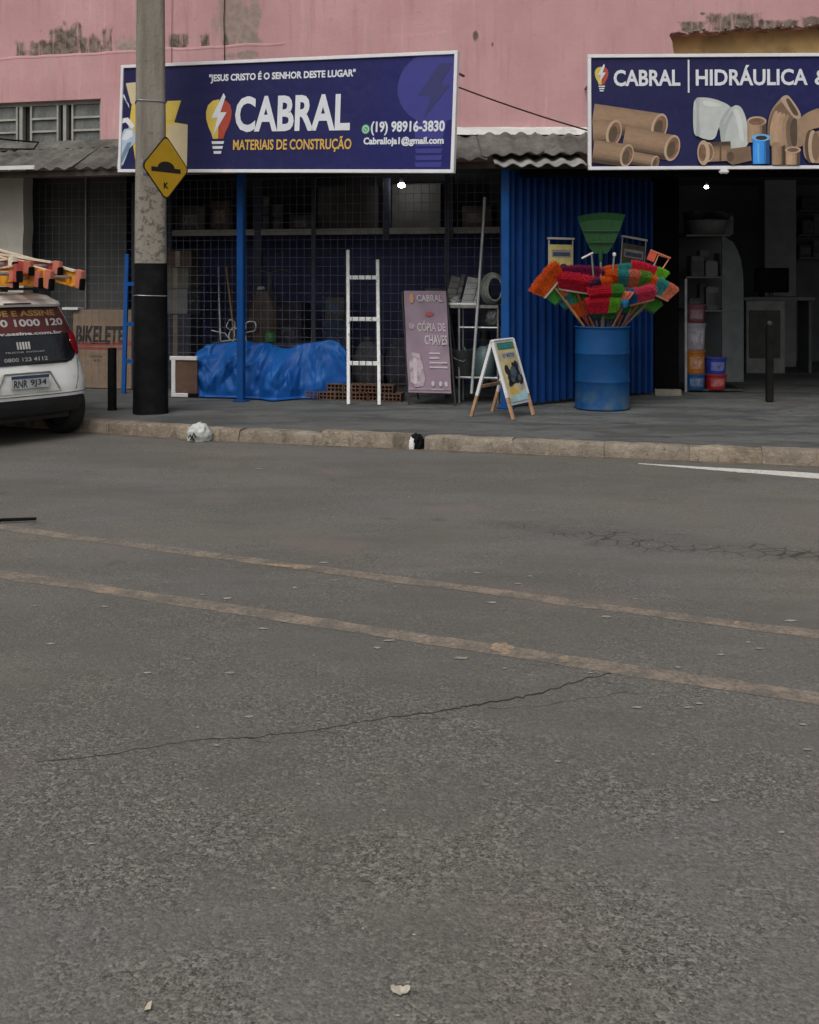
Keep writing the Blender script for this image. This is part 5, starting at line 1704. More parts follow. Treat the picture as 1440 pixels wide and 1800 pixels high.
# dim stock behind the mesh
def stock(name, label, cat, px, wpx, z0, hgt, v, col, kind='box', dep=.3):
    u = fu(px, v); wd_ = wpx / FPX * F(u, v).y
    t = thing(name, label, cat, F(u, v, z0), -TH + random.uniform(-.08, .08))
    m_ = M('stock_%d_%d' % (px, int(z0 * 100)), col, .75, var=.3, scale=7)
    if kind == 'box':
        b_ = B(); b_.box(-wd_ / 2, wd_ / 2, 0, dep, 0, hgt); b_.out('carton_body', m_, t, bevel=.008, seg=1)
        b_ = B(); b_.box(-wd_ * .3, wd_ * .25, -.003, -.001, hgt * .3, hgt * .7); b_.out('carton_label', M('stock_label_%d' % px, tuple(min(1, c * 1.7 + .02) for c in col), .7, var=.4, scale=25), t)
    elif kind == 'roll':
        b_ = B(); b_.lathe([(wd_ * .46, 0), (wd_ * .5, .01), (wd_ * .5, hgt - .01), (wd_ * .3, hgt)], 18, (0, wd_ / 2, 0)); b_.out('roll_body', m_, t, smooth=50)
        b_ = B(); b_.lathe([(wd_ * .51, hgt * .45), (wd_ * .51, hgt * .55)], 18, (0, wd_ / 2, 0)); b_.out('band', DARK, t, smooth=50)
    elif kind == 'bag':
        b_ = B(); rows_ = []
        for i in range(9):
            f = i / 8
            r_ = wd_ * .5 * (1 - abs(f - .4) ** 2.2 * 1.6) * (.85 if i in (0, 8) else 1)
            rows_.append([(r_ * math.cos(2 * math.pi * q / 14) * (1 + .05 * math.sin(q * 3 + i)), dep / 2 + r_ * .6 * math.sin(2 * math.pi * q / 14), hgt * f) for q in range(15)])
        b_.grid(rows_); b_.out('sack_body', m_, t, smooth=60)
        b_ = B(); b_.tube((0, dep / 2, hgt - .02), (0, dep / 2, hgt + .06), wd_ * .1, wd_ * .16); b_.out('tied_neck', m_, t)
    return t
zs_ = PAV + zb_ + .042
VS = vb + .12
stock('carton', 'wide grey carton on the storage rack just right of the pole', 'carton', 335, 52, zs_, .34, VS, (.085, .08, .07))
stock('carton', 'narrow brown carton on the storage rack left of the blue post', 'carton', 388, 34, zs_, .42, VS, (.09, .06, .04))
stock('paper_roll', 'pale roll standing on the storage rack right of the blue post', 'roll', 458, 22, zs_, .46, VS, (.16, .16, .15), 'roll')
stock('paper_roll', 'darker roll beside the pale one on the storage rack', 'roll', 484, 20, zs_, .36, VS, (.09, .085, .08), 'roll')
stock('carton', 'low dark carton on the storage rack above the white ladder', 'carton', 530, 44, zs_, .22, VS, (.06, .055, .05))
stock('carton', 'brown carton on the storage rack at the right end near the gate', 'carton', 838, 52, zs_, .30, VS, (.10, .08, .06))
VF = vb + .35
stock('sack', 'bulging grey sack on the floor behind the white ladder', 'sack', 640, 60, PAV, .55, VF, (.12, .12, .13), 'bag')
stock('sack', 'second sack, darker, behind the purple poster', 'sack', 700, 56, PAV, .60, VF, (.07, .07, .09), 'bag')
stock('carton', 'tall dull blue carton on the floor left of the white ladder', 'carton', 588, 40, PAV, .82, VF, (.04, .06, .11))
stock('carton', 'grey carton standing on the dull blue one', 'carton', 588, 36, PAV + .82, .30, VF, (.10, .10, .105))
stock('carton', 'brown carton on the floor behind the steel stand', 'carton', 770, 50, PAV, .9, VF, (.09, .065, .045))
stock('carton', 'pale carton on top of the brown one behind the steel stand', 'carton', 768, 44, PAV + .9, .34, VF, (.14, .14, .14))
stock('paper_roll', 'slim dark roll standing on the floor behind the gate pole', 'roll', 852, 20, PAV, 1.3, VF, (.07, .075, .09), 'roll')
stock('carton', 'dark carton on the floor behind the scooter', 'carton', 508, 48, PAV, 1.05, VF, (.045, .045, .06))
# tools leaning inside
def leaning(name, label, cat, p0, p1, v0, v1, r, mat):
    a = F(fu(p0[0], v0), v0, fz(*p0, v0)); c = F(fu(p1[0], v1), v1, fz(*p1, v1))
    b_ = B(); b_.tube((0, 0, 0), c - a, r)
    return tag(b_.out(name, mat, loc=a, smooth=60), label, cat)
leaning('wooden_pole', 'brown wooden pole leaning behind the blue post', 'pole', (413, 600), (398, 470), 1.0, 1.35, .013, HANDLES[0])
leaning('grey_pipe', 'vertical grey pipe standing behind the mesh at mid panel', 'pipe', (548, 690), (552, 480), .75, .8, .022, STEEL)
leaning('grey_pipe', 'short grey pipe leaning left of the blue post', 'pipe', (388, 602), (384, 470), 1.05, 1.35, .013, STEEL)
leaning('aluminium_pole', 'long thin aluminium pole leaning beside the blue gate', 'pole', (829, 692), (853, 347), .12, .46, .017, M('dull_aluminium', (.36, .37, .37), .45, .3))
# seat-like dark motor and scooter bar behind the tarpaulin
mo = thing('motor_scooter', 'dark scooter front with handlebar behind the mesh, right of the blue post', 'scooter', F(fu(470, 1.15), 1.15, PAV), -TH)
b = B()
zz = fz(490, 480, 1.15) - PAV
b.path([(-.28, 0, zz - .02), (-.15, -.03, zz + .04), (.05, 0, zz), (.2, -.03, zz + .05), (.34, 0, zz + .0)], .016); b.out('handlebar', DARK, mo, smooth=60)
b = B(); b.path([(.04, 0, zz), (.02, -.05, zz * .5), (.0, -.1, .3)], .035); b.out('steering_column', DARK, mo, smooth=60)
b = B(); rows = []
for i in range(9):
    z = zz * (.35 + .5 * i / 8); hw = .10 + .10 * math.sin(i / 8 * math.pi)
    rows.append([(hw * math.sin(a), -.12 - .10 * math.cos(a), z) for a in [R(-80 + 20 * q) for q in range(9)]])
b.grid(rows); b.out('leg_shield', M('scooter_brown', (.045, .03, .022), .4), mo, smooth=60, solid=.006)
b = B(); b.lathe([(.0, 0), (.05, .0), (.055, .02), (.03, .04)], 14, (.0, -.2, zz * .86)); b.out('headlamp', M('lamp_lens', (.35, .35, .36), .2), mo, smooth=60)
b = B()
for i in range(24):
    a0_, a1_ = 2 * math.pi * i / 24, 2 * math.pi * (i + 1) / 24
    b.tube((0, -.1 + .24 * math.cos(a0_), .28 + .24 * math.sin(a0_)), (0, -.1 + .24 * math.cos(a1_), .28 + .24 * math.sin(a1_)), .045, n=8)
b.out('wheel', BLACK, mo, smooth=60)
b = B(); b.box(-.15, .15, .1, .9, .25, .42); b.out('floor_board', DARK, mo, bevel=.04)
b = B(); b.box(-.04, .04, -.08, .14, .24, .40); b.out('fork', DARK, mo)

# metal clutter between the purple poster and the gate
ALU = M('dull_grey_metal', (0.20, 0.20, 0.195), .45, .3, var=.3, scale=8, dirt=.25, dirtcol=(.07, .065, .06))
ALP = M('pale_grey_plastic', (0.22, 0.23, 0.225), .55, var=.2, scale=6)
vj = .42
stand = thing('steel_stand', 'grey steel tube stand loaded with sinks beside the gate', 'stand', F(fu(835, vj), vj, PAV), -TH)
s0, s1 = fu(795, vj) - fu(835, vj), fu(878, vj) - fu(835, vj)
def jz(py, px=835): return fz(px, py, vj) - PAV
for x in (s0 + .1, s1):
    for y in (-.10, .12):
        b = B(); b.tube((x, y, 0), (x, y, jz(535)), .012); b.out('leg', STEEL, stand)
b = B(); b.box(s0 + .0, s1, -.12, .13, jz(541), jz(536)); b.out('top_tray', ALU, stand)
b = B(); b.tube((s0 + .1, -.1, jz(575)), (s1, -.1, jz(575)), .012); b.tube((s0 + .1, -.1, jz(662)), (s1, -.1, jz(662)), .012); b.out('cross_bar', STEEL, stand)
def junk(name, label, cat, loc_px, v, builder, rz=0.0):
    t = thing(name, label, cat, F(fu(loc_px[0], v), v, fz(*loc_px, v)), -TH + rz)
    builder(t)
    return t
def sinkf(t):
    for i, (x, wd_, hh_, m_) in enumerate(((-.13, .11, .30, GP), (-.045, .05, .33, DARK), (.06, .13, .29, ALP), (.14, .03, .26, ALU))):
        b_ = B(); b_.bar((x, -.05 + .02 * i, 0), (x + .055, .05 + .02 * i, hh_), wd_, .02, (0, 1, 0)); tr_ = b_.out('tray', m_, t, bevel=.004, seg=1)
        for q in range(4):
            f = .15 + .22 * q
            b_ = B(); b_.bar((x + .055 * f - wd_ * .42, -.062 + .1 * f + .02 * i, hh_ * f), (x + .055 * f + wd_ * .42, -.062 + .1 * f + .02 * i, hh_ * f), .010, .010); b_.out('rib', m_, tr_)
    b_ = B(); b_.box(-.18, .18, -.09, .08, -.012, .012); b_.out('edge_rail', WHITE, t, bevel=.004)
junk('tray_stack', 'upright stack of grey metal trays on the steel stand', 'trays', (812, 534), vj, sinkf)
def coilf(t):
    for k_ in range(5):
        b_ = B(); pts = []
        for i in range(25):
            a = 2 * math.pi * i / 24
            pts.append(((.13 - .012 * k_) * math.cos(a) + .01 * k_, -.02 * k_ + .012 * math.sin(3 * a), .17 + (.17 - .01 * k_) * math.sin(a)))
        b_.path(pts, .014, 7); b_.out('hose_turn', M('hose_grey', (.16, .175, .16), .5, var=.3), t, smooth=60)
junk('hose_coil', 'coil of grey hose standing at the top right of the steel stand', 'hose', (866, 535), vj, coilf)
def panf(t):
    b_ = B(); b_.lathe([(.10, 0), (.13, .01), (.17, .13), (.175, .14)], 20); b_.out('bowl', ALU, t, smooth=40)
    b_ = B(); b_.bar((-.12, -.1, .13), (-.30, -.14, .19), .03, .015); b_.out('handle', STEEL, t)
b = B(); b.box(s0 + .06, s1, -.11, .12, jz(664), jz(661)); b.out('lower_tray', ALU, stand)
junk('dark_bucket', 'dark grey bucket on the lower tray of the steel stand', 'bucket', (815, 661), vj, lambda t: (B().lathe([(.085, 0), (.105, .02), (.135, .28), (.142, .29)], 20).out('pail', M('pail_dark', (.045, .05, .052), .5), t, smooth=40), B().path([(-.13, -.02, .28), (-.08, -.10, .20), (.02, -.13, .17), (.12, -.05, .26), (.13, 0, .28)], .006).out('handle', STEEL, t)) and None)
junk('teal_watering_can', 'dull teal plastic can on the lower tray behind the A-frame board', 'can', (852, 661), vj, lambda t: (B().lathe([(.10, 0), (.115, .02), (.12, .22), (.08, .30), (.05, .33)], 20).out('can_body', M('dull_teal', (.07, .11, .12), .5), t, smooth=40), B().tube((-.10, -.02, .08), (-.24, -.05, .34), .02, .014).out('spout', M('dull_teal', (.07, .11, .12)), t), B().path([(.1, 0, .22), (.17, 0, .28), (.12, 0, .36), (.03, 0, .33)], .012).out('handle', M('dull_teal', (.07, .11, .12)), t)) and None)

# (crumpled grey sheeting is added with the litter helper below)
# ================================================================ INSIDE THE SHOP ENTRANCE
BULB = emit('lit_bulb', (1.0, 0.97, 0.92), 50.0)
def lamp(label, px, py, d_, r_):
    p = pp(px, py, d_)
    t = thing('hanging_lamp', label, 'lamp', (p.x, p.y, 2.98))
    dz = p.z - 2.98
    b_ = B(); b_.tube((0, 0, 0), (0, 0, dz + .09), .006); b_.out('cord', BLACK, t)
    b_ = B(); b_.lathe([(.02, .03), (.024, .045), (.024, .095), (.01, .1)], 12, (0, 0, dz)); b_.out('socket', DARK, t, smooth=40)
    b_ = B(); b_.lathe([(r_ * .35, -r_ * .62), (r_ * .8, -r_ * .45), (r_, -r_ * .1), (r_ * .95, r_ * .35), (r_ * .5, r_ * .7)], 16, (0, 0, dz)); b_.out('bulb', BULB, t, smooth=60)
lamp('lit white bulb hanging under the wide banner', 706, 326, 13.2, .042)
lamp('dim lit bulb hanging inside the entrance under the right sign', 1242, 329, 14.2, .027)
# dark door pier at the end of the gate
b = B(); b.box(2.93, 3.22, 12.92, 13.12, PAV - .02, 2.98)
tag(b.out('door_pier', M('near_black_paint', (.0035, .0035, .004), .9, spec=.08)), 'black painted door pier between the gate and the bucket shelf', 'pier')
b = B(); b.bar((0, 0, .035), (.30, -.02, .035), .09, .07)
tag(b.out('stone_step', M('pale_block', (.24, .22, .18), .9, var=.2, bump=.3), loc=pp(1151, 694, 12.75) * Vector((1, 1, 0)).x if False else Vector(((1151 - 720) / FPX * 12.72, 12.72, PAV - .008))), 'pale concrete block lying at the foot of the black door pier', 'block')
# shelf unit with curved end panel
gd = 12.98
gx = lambda px, d_=gd: (px - 720) / FPX * d_
gz = lambda py, d_=gd: CAM_Z - (py - HOR) * d_ / FPX - PAV
SH = M('shelf_metal', (0.06, 0.063, 0.066), .5, .1, var=.15)
gon = thing('display_shelf', 'white display shelf unit with a curved end panel inside the entrance', 'shelf', (gx(1204), gd, PAV))
gw = gx(1300) - gx(1204)
b = B(); b.box(0, .028, 0, .03, 0, gz(490)); b.out('front_upright', M('upright_pale', (.24, .25, .27), .5), gon)
b = B(); b.box(0, .028, .75, .78, 0, gz(405)); b.out('rear_upright', SH, gon)
for py, x1 in ((693, .72), (489, .5), (415, .56), (548, .66)):
    z = max(.01, gz(py))
    b = B(); b.box(.03, x1, .05, .8, z, z + .02); b.out('shelf', SH, gon)
b = B(); b.box(0.03, .70, .8, .82, 0, gz(405)); b.out('back_panel', DKW, gon)
x0, x1 = gx(1272) - gx(1204), gx(1310) - gx(1204)
cv = [(x0, gz(672)), (x1, gz(672)), (x1, gz(510)), (x1 - .008, gz(480)), (x1 - .03, gz(458)), (x1 - .07, gz(440)), (x1 - .13, gz(425)), (x0, gz(414))]
b = B(); b.prism([(x, max(.0, z)) for x, z in cv], .06, .085); b.out('curved_panel', M('panel_pale', (.060, .066, .070), .6), gon, tri=True)
# buckets
def bucket(px, pyb, pyt, d_, col, label, zbase):
    r_ = .128
    h_ = (pyb - pyt) * d_ / FPX
    t = thing('paint_bucket', label, 'bucket', ((px - 720) / FPX * d_, d_ + .1, zbase), random.uniform(0, 6), 'paint buckets on the display shelf')
    b_ = B(); b_.lathe([(r_ * .88, 0), (r_ * .9, .01), (r_ * .97, h_ * .84), (r_ * 1.02, h_ * .85), (r_ * 1.03, h_ * .92)], 24); b_.out('pail', M('bucket_' + label.split()[0], col, .4, var=.15, scale=8), t, smooth=40)
    b_ = B(); b_.lathe([(r_ * 1.06, h_ * .92), (r_ * 1.06, h_ * .96), (r_ * 1.0, h_ * .99), (r_ * .6, h_ * .985)], 24); b_.out('lid', M('lid_' + label.split()[0], tuple(min(1, c * .6 + .03) for c in col), .4), t, smooth=40)
    b_ = B(); rows_ = []
    for i in range(9):
        a = R(225 + 10 * i) - t.rotation_euler.z + R(5)
        rows_.append([(math.cos(a) * r_ * .955, math.sin(a) * r_ * .955, h_ * .2), (math.cos(a) * r_ * .985, math.sin(a) * r_ * .985, h_ * .7)])
    b_.grid(rows_); b_.out('paper_band', M('band_' + label.split()[0], tuple(min(1, c * .75 + .10) for c in col), .5, var=.4, scale=18), t)
    return zbase + h_
z = PAV + .032
z = bucket(1225, 691, 663, 12.98, (.012, .075, .22), 'blue bucket at the bottom of the left stack on the shelf', z)
z = bucket(1225, 662, 620, 12.98, (.36, .12, .012), 'orange bucket in the left stack above the blue one', z)
z = bucket(1225, 618, 571, 12.98, (.27, .26, .30), 'white bucket in the left stack above the orange one', z)
z = bucket(1225, 571, 538, 12.98, (.12, .03, .05), 'maroon bucket at the top of the left stack', z)
z = PAV + .032
z = bucket(1262, 689, 662, 12.98, (.32, .012, .012), 'red bucket at the bottom of the right stack', z)
z = bucket(1262, 662, 632, 12.98, (.02, .04, .30), 'navy bucket with a white mark on top of the red one', z)
# goods on the shelves: basins, jugs
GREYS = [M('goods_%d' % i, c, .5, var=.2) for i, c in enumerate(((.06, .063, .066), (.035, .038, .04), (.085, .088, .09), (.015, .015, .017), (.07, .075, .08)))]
def basin(px, py, d_, r_, h_, mi, label, nm='plastic_basin'):
    t = thing(nm, label, 'basin', ((px - 720) / FPX * d_, d_, CAM_Z - (py - HOR) * d_ / FPX))
    b_ = B(); b_.lathe([(r_ * .7, 0), (r_ * .75, .006), (r_ * .97, h_), (r_ * 1.05, h_ + .004), (r_ * 1.05, h_ + .012), (r_ * .96, h_ + .010), (r_ * .72, .012)], 24); b_.out('bowl', GREYS[mi], t, smooth=40)
    b_ = B(); b_.lathe([(r_ * .3, .0), (r_ * .45, .02), (r_ * .45, .03)], 16, (0, 0, h_)); b_.out('contents', GREYS[(mi + 1) % 5], t, smooth=40)
    return t
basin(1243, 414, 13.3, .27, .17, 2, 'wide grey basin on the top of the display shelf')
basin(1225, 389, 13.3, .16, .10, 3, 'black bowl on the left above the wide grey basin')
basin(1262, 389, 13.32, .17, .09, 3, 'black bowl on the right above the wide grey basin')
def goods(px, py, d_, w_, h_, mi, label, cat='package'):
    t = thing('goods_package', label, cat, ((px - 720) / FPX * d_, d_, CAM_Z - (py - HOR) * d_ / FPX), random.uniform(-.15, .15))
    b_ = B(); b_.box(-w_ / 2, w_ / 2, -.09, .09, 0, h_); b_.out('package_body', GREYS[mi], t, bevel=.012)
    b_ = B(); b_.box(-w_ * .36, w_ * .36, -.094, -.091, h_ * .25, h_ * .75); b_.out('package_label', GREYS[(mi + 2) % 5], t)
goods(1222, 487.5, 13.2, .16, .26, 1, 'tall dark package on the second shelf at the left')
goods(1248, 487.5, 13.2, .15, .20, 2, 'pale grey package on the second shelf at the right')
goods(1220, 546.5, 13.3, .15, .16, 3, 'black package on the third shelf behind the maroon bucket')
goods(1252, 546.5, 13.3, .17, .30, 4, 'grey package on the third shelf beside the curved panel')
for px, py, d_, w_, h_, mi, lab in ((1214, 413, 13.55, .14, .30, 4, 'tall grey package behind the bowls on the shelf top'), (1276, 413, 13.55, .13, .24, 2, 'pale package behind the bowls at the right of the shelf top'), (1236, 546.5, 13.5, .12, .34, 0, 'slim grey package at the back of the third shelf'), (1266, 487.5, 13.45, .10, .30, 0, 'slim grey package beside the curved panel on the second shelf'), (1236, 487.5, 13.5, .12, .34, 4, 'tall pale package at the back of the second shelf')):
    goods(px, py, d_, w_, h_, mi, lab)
# counter with monitor
ct = thing('shop_counter', 'pale counter with a dark top deep inside the shop', 'counter', ((1312 - 720) / FPX * 15.5, 15.5, PAV - .01))
cw = (1380 - 1312) / FPX * 15.5
tz = CAM_Z - (527 - HOR) * 15.5 / FPX - PAV
b = B(); b.box(0, cw, 0, .5, 0, tz); b.out('cabinet', M('counter_pale', (.19, .195, .195), .5), ct, bevel=.006)
b = B(); b.box(.04, cw - .07, -.012, 0, .22, tz - .14); b.out('front_panel', M('counter_panel', (.045, .046, .04), .6), ct)
b = B(); b.box(-.05, cw + .42, -.05, .55, tz + .001, tz + .05); b.out('counter_top', M('counter_top', (.09, .095, .1), .4), ct, bevel=.008)
b = B(); b.box(cw + .36, cw + .40, .05, .5, 0, tz); b.out('leg_panel', DKW, ct)
mn = thing('monitor', 'black computer monitor on the counter, seen from behind', 'monitor', ((1356 - 720) / FPX * 15.75, 15.75, PAV + tz + .04))
b = B(); b.box(-.13, .13, -.08, .08, 0, .015); b.out('foot', DARK, mn)
b = B(); b.box(-.025, .025, -.01, .02, .015, .12); b.out('stem', DARK, mn)
b = B(); b.box(-.25, .25, -.03, .01, .06, .42); b.out('housing', BLACK, mn, bevel=.008)
b = B(); b.tube((0, 0, 0), (0, 0, 2.9), .0, n=4) if False else None
pil = pp(1372, 335, 16.6)
b = B(); b.box(-.24, .24, 0, .3, PAV - .02, 2.98)
tag(b.out('column', M('column_pale', (.21, .215, .225), .7, var=.1), loc=(pil.x, 16.6, 0)), 'pale square column behind the counter', 'column')
# goods shelves at the right
for k_, (px, lab) in enumerate(((1405, 'dim wall shelf at the far right behind the counter'),)):
    t = thing('wall_shelf', lab, 'shelf', ((px - 720) / FPX * 17.2, 17.2, PAV))
    for py in (372, 415, 455):
        zz_ = CAM_Z - (py - HOR) * 17.2 / FPX - PAV
        b = B(); b.box(0, 1.4, 0, .35, zz_, zz_ + .03); b.out('shelf', SH, t)
    for x in (0, .7, 1.4):
        b = B(); b.box(x, x + .03, .2, .35, 0, 2.6); b.out('upright', DKW, t)
    zz_ = CAM_Z - (415 - HOR) * 17.2 / FPX
for px, py, w_, h_, mi, lab in ((1416, 412, .18, .22, 4, 'pale package on the middle wall shelf near the column'), (1436, 412, .14, .30, 2, 'tall pale package on the middle wall shelf at the frame edge'), (1412, 452, .2, .2, 3, 'dark package on the lower wall shelf near the column'), (1434, 452, .16, .26, 4, 'grey package on the lower wall shelf at the frame edge'), (1424, 369, .3, .18, 1, 'wide dark package on the top wall shelf')):
    goods(px, py, 17.35, w_, h_, mi, lab)
# dark wooden post in front of the counter
wp_ = gp(1356, 707, PAV)
pt = thing('wooden_post', 'short dark wooden post standing in the shop entrance', 'post', (wp_.x, wp_.y + .06, PAV - .005))
b = B(); b.box(-.038, .038, -.036, .036, 0, .84); b.out('shaft', M('dark_post', (.013, .0125, .0115), .9, var=.3, spec=.08), pt, bevel=.01)
b = B(); b.lathe([(.03, .84), (.042, .86), (.036, .89), (.016, .91)], 14); b.out('cap', M('post_cap', (.014, .014, .013), .6), pt, smooth=50)
# bundle of dark red brooms lying against the black pier
leaning_a = pp(1155, 440, 12.86); leaning_c = pp(1215, 462, 12.86)

# ================================================================ PARKED CAR
CARP = M('car_white_paint', (0.84, 0.84, 0.81), 0.25, var=.03, scale=2, coat=.6, dirt=.06, dirtcol=(.35, .33, .3))
CARB = M('car_black_trim', (0.016, 0.016, 0.018), .5, var=.2)
CARG = glass_mat('car_dark_glass', (0.014, 0.016, 0.020), .06)
hd_car = R(-50)                      # heading, from +Y towards -X
rvec = Vector((math.cos(hd_car), -math.sin(hd_car), 0))
carp = Vector((-3.42, 9.72, 0))
car = thing('parked_car', 'white hatchback parked at the kerb with advertising on its rear window', 'car', carp, -hd_car)
car.scale = (.94, .94, .94)
# body as stacked plan outlines: z, half width, rear y, front y, exponent
LV = [(0.25, .70, .14, 3.42, 4.5), (0.29, .765, .05, 3.50, 5.0), (0.36, .80, .015, 3.54, 5.0), (0.45, .822, .0, 3.56, 5.0), (0.55, .824, .006, 3.55, 5.0), (0.66, .815, .030, 3.52, 5.0), (0.76, .795, .060, 3.44, 5.0), (0.86, .772, .088, 3.30, 5.0), (0.94, .752, .110, 2.70, 5.0), (1.02, .730, .138, 2.52, 5.0), (1.12, .698, .180, 2.32, 5.0), (1.22, .662, .228, 2.12, 5.0), (1.31, .625, .280, 1.92, 4.6), (1.38, .590, .330, 1.74, 4.2), (1.425, .540, .40, 1.56, 3.6), (1.45, .43, .55, 1.36, 3.0), (1.458, .2, .75, 1.1, 2.5)]
def lev(z):
    if z <= LV[0][0]: return LV[0][1:]
    for a, c in zip(LV[:-1], LV[1:]):
        if a[0] <= z <= c[0]:
            t = (z - a[0]) / (c[0] - a[0])
            return tuple(a[i] + (c[i] - a[i]) * t for i in range(1, 5))
    return LV[-1][1:]
def rear_y(x, z):
    w_, y0, y1, e = lev(z)
    hl_, yc_ = (y1 - y0) / 2, (y1 + y0) / 2
    q = min(.9995, abs(x) / w_)
    # rear face: gently crowned with tight rounded corners
    return yc_ - hl_ * (1 - q ** 7) ** (1 / 7) + 0.05 * q * q + .0
def ring(z, n=72):
    w_, y0, y1, e = lev(z)
    hl_, yc_ = (y1 - y0) / 2, (y1 + y0) / 2
    pts = []
    for i in range(n):
        t = 2 * math.pi * i / n
        cs, sn = math.cos(t), math.sin(t)
        x = w_ * math.copysign(abs(cs) ** (2 / 7), cs)
        y = yc_ + hl_ * math.copysign(abs(sn) ** (2 / 7), sn)
        q = abs(x) / w_
        y += 0.05 * q * q if sn < 0 else -0.25 * q * q * (1 if z < .95 else .6)
        pts.append((x, y, z))
    return pts
zs = []
for a, c in zip(LV[:-1], LV[1:]):
    zs += [a[0] + (c[0] - a[0]) * i / 3 for i in range(3)]
zs.append(LV[-1][0])
rings = [ring(z) for z in zs]
n_ = 72
b = B()
b.add([p for r_ in rings for p in r_], [(i * n_ + k_, i * n_ + (k_ + 1) % n_, (i + 1) * n_ + (k_ + 1) % n_, (i + 1) * n_ + k_) for i in range(len(rings) - 1) for k_ in range(n_)] + [tuple((len(rings) - 1) * n_ + k_ for k_ in range(n_)), tuple(range(n_ - 1, -1, -1))])
body = b.out('body', CARP, car, smooth=45)
def rear_patch(name, xl, z0, z1, off, mat, parent, nz=18, nx_=24, side_=None):
    """patch on the rear surface; xl(z) -> (x0, x1)"""
    rows_ = []
    for i in range(nz + 1):
        z = z0 + (z1 - z0) * i / nz
        x0_, x1_ = xl(z)
        rows_.append([(x0_ + (x1_ - x0_) * j / nx_, rear_y(x0_ + (x1_ - x0_) * j / nx_, z) - off, z) for j in range(nx_ + 1)])
    b_ = B(); b_.grid(rows_)
    return b_.out(name, mat, parent, smooth=60)
def hatch(z):
    w_ = lev(z)[0]
    lim = w_ - .105
    if z < 1.06: lim = min(lim, .595 - .30 * max(0, .12 - abs(z - .95)))
    if z < .87:
        q = (.87 - z) / .106
        lim -= .17 * (1 - math.sqrt(max(0, 1 - min(1, q) ** 2)))
    return (-lim, lim)
rw = rear_patch('rear_window', hatch, .765, 1.315, .006, CARG, car, 30)
MAR = M('sticker_maroon', (0.100, 0.022, 0.020), .45, var=.15)
def band(z0, z1, m):
    return lambda z: (-(lev(z)[0] - m), lev(z)[0] - m)
rear_patch('sticker', band(0, 0, .108), 1.05, 1.305, .010, MAR, rw, 8)
cwp = lambda off: (lambda x, z: (x, rear_y(x, z) - off, z))
TXT = M('sticker_white', (.52, .50, .50), .5)
TXG = M('sticker_gold', (.42, .26, .08), .5)
TXD = M('sticker_dim', (.30, .29, .29), .5)
lettering('LIGUE E ASSINE', (-.42, 1.228, .43, 1.284), 0, TXG, rw, .03, warp=cwp(.013))
lettering('0800 1000 120', (-.42, 1.130, .50, 1.200), 0, TXT, rw, .03, warp=cwp(.013))
lettering('www.assine.com.br', (-.42, 1.048, .46, 1.080), 0, TXT, rw, .04, warp=cwp(.0145))
for i in range(5):
    x = -.07 + .030 * i
    flat('logo_bar', [(x, .915), (x + .020, .915), (x + .020, .985), (x, .985)], 0, TXT, rw, warp=cwp(.012))
lettering('TELECOM  INTERNET', (-.20, .882, .22, .896), 0, TXD, rw, .03, warp=cwp(.012))
lettering('0800 123 4112', (-.22, .800, .24, .838), 0, TXD, rw, .03, warp=cwp(.012))
# spoiler
rows = []
for j in range(25):
    x = -.58 + 1.16 * j / 24
    q = abs(x) / .58
    y = rear_y(x, 1.33)
    rows.append([(x, y + .02, 1.316), (x, y - .075 + .03 * q, 1.322 - .01 * q), (x, y - .085 + .03 * q, 1.345 - .01 * q), (x, y - .06 + .03 * q, 1.372 - .012 * q), (x, y + .10, 1.405 - .01 * q), (x, y + .16, 1.40)])
b = B(); b.grid(rows); sp_ = b.out('spoiler', CARP, car, smooth=50)
b = B(); b.box(-.14, .14, rear_y(0, 1.33) - .092, rear_y(0, 1.33) - .07, 1.345, 1.358); b.out('brake_light', M('brake_lens', (.12, .01, .012), .3), sp_)
# wiper, hatch shut lines, badge
b = B(); b.path([(.02, rear_y(.02, .78) - .02, .778), (.20, rear_y(.2, .78) - .02, .786), (.44, rear_y(.44, .79) - .02, .792)], .006, 6); b.out('wiper', CARB, car, smooth=60)
for s in (-1, 1):
    b = B(); b.path([(s * x, rear_y(x, z) - .003, z) for x, z in ((.615, .80), (.60, .72), (.57, .60), (.53, .50))], .0035, 5); b.out('shut_line', CARB, car)
b = B(); b.path([(x, rear_y(abs(x), .472) - .003, .472) for x in [-.70 + 1.4 * q / 20 for q in range(21)]], .0035, 5); b.out('shut_line', CARB, car)
# lower bumper trim
def bump_x(z):
    w_ = lev(z)[0]
    lim = w_ - .10 - .10 * max(0, (z - .36) / .06) ** 2 * .5
    return (-lim, lim)
rear_patch('bumper_trim', bump_x, .252, .44, .007, CARB, car, 10)
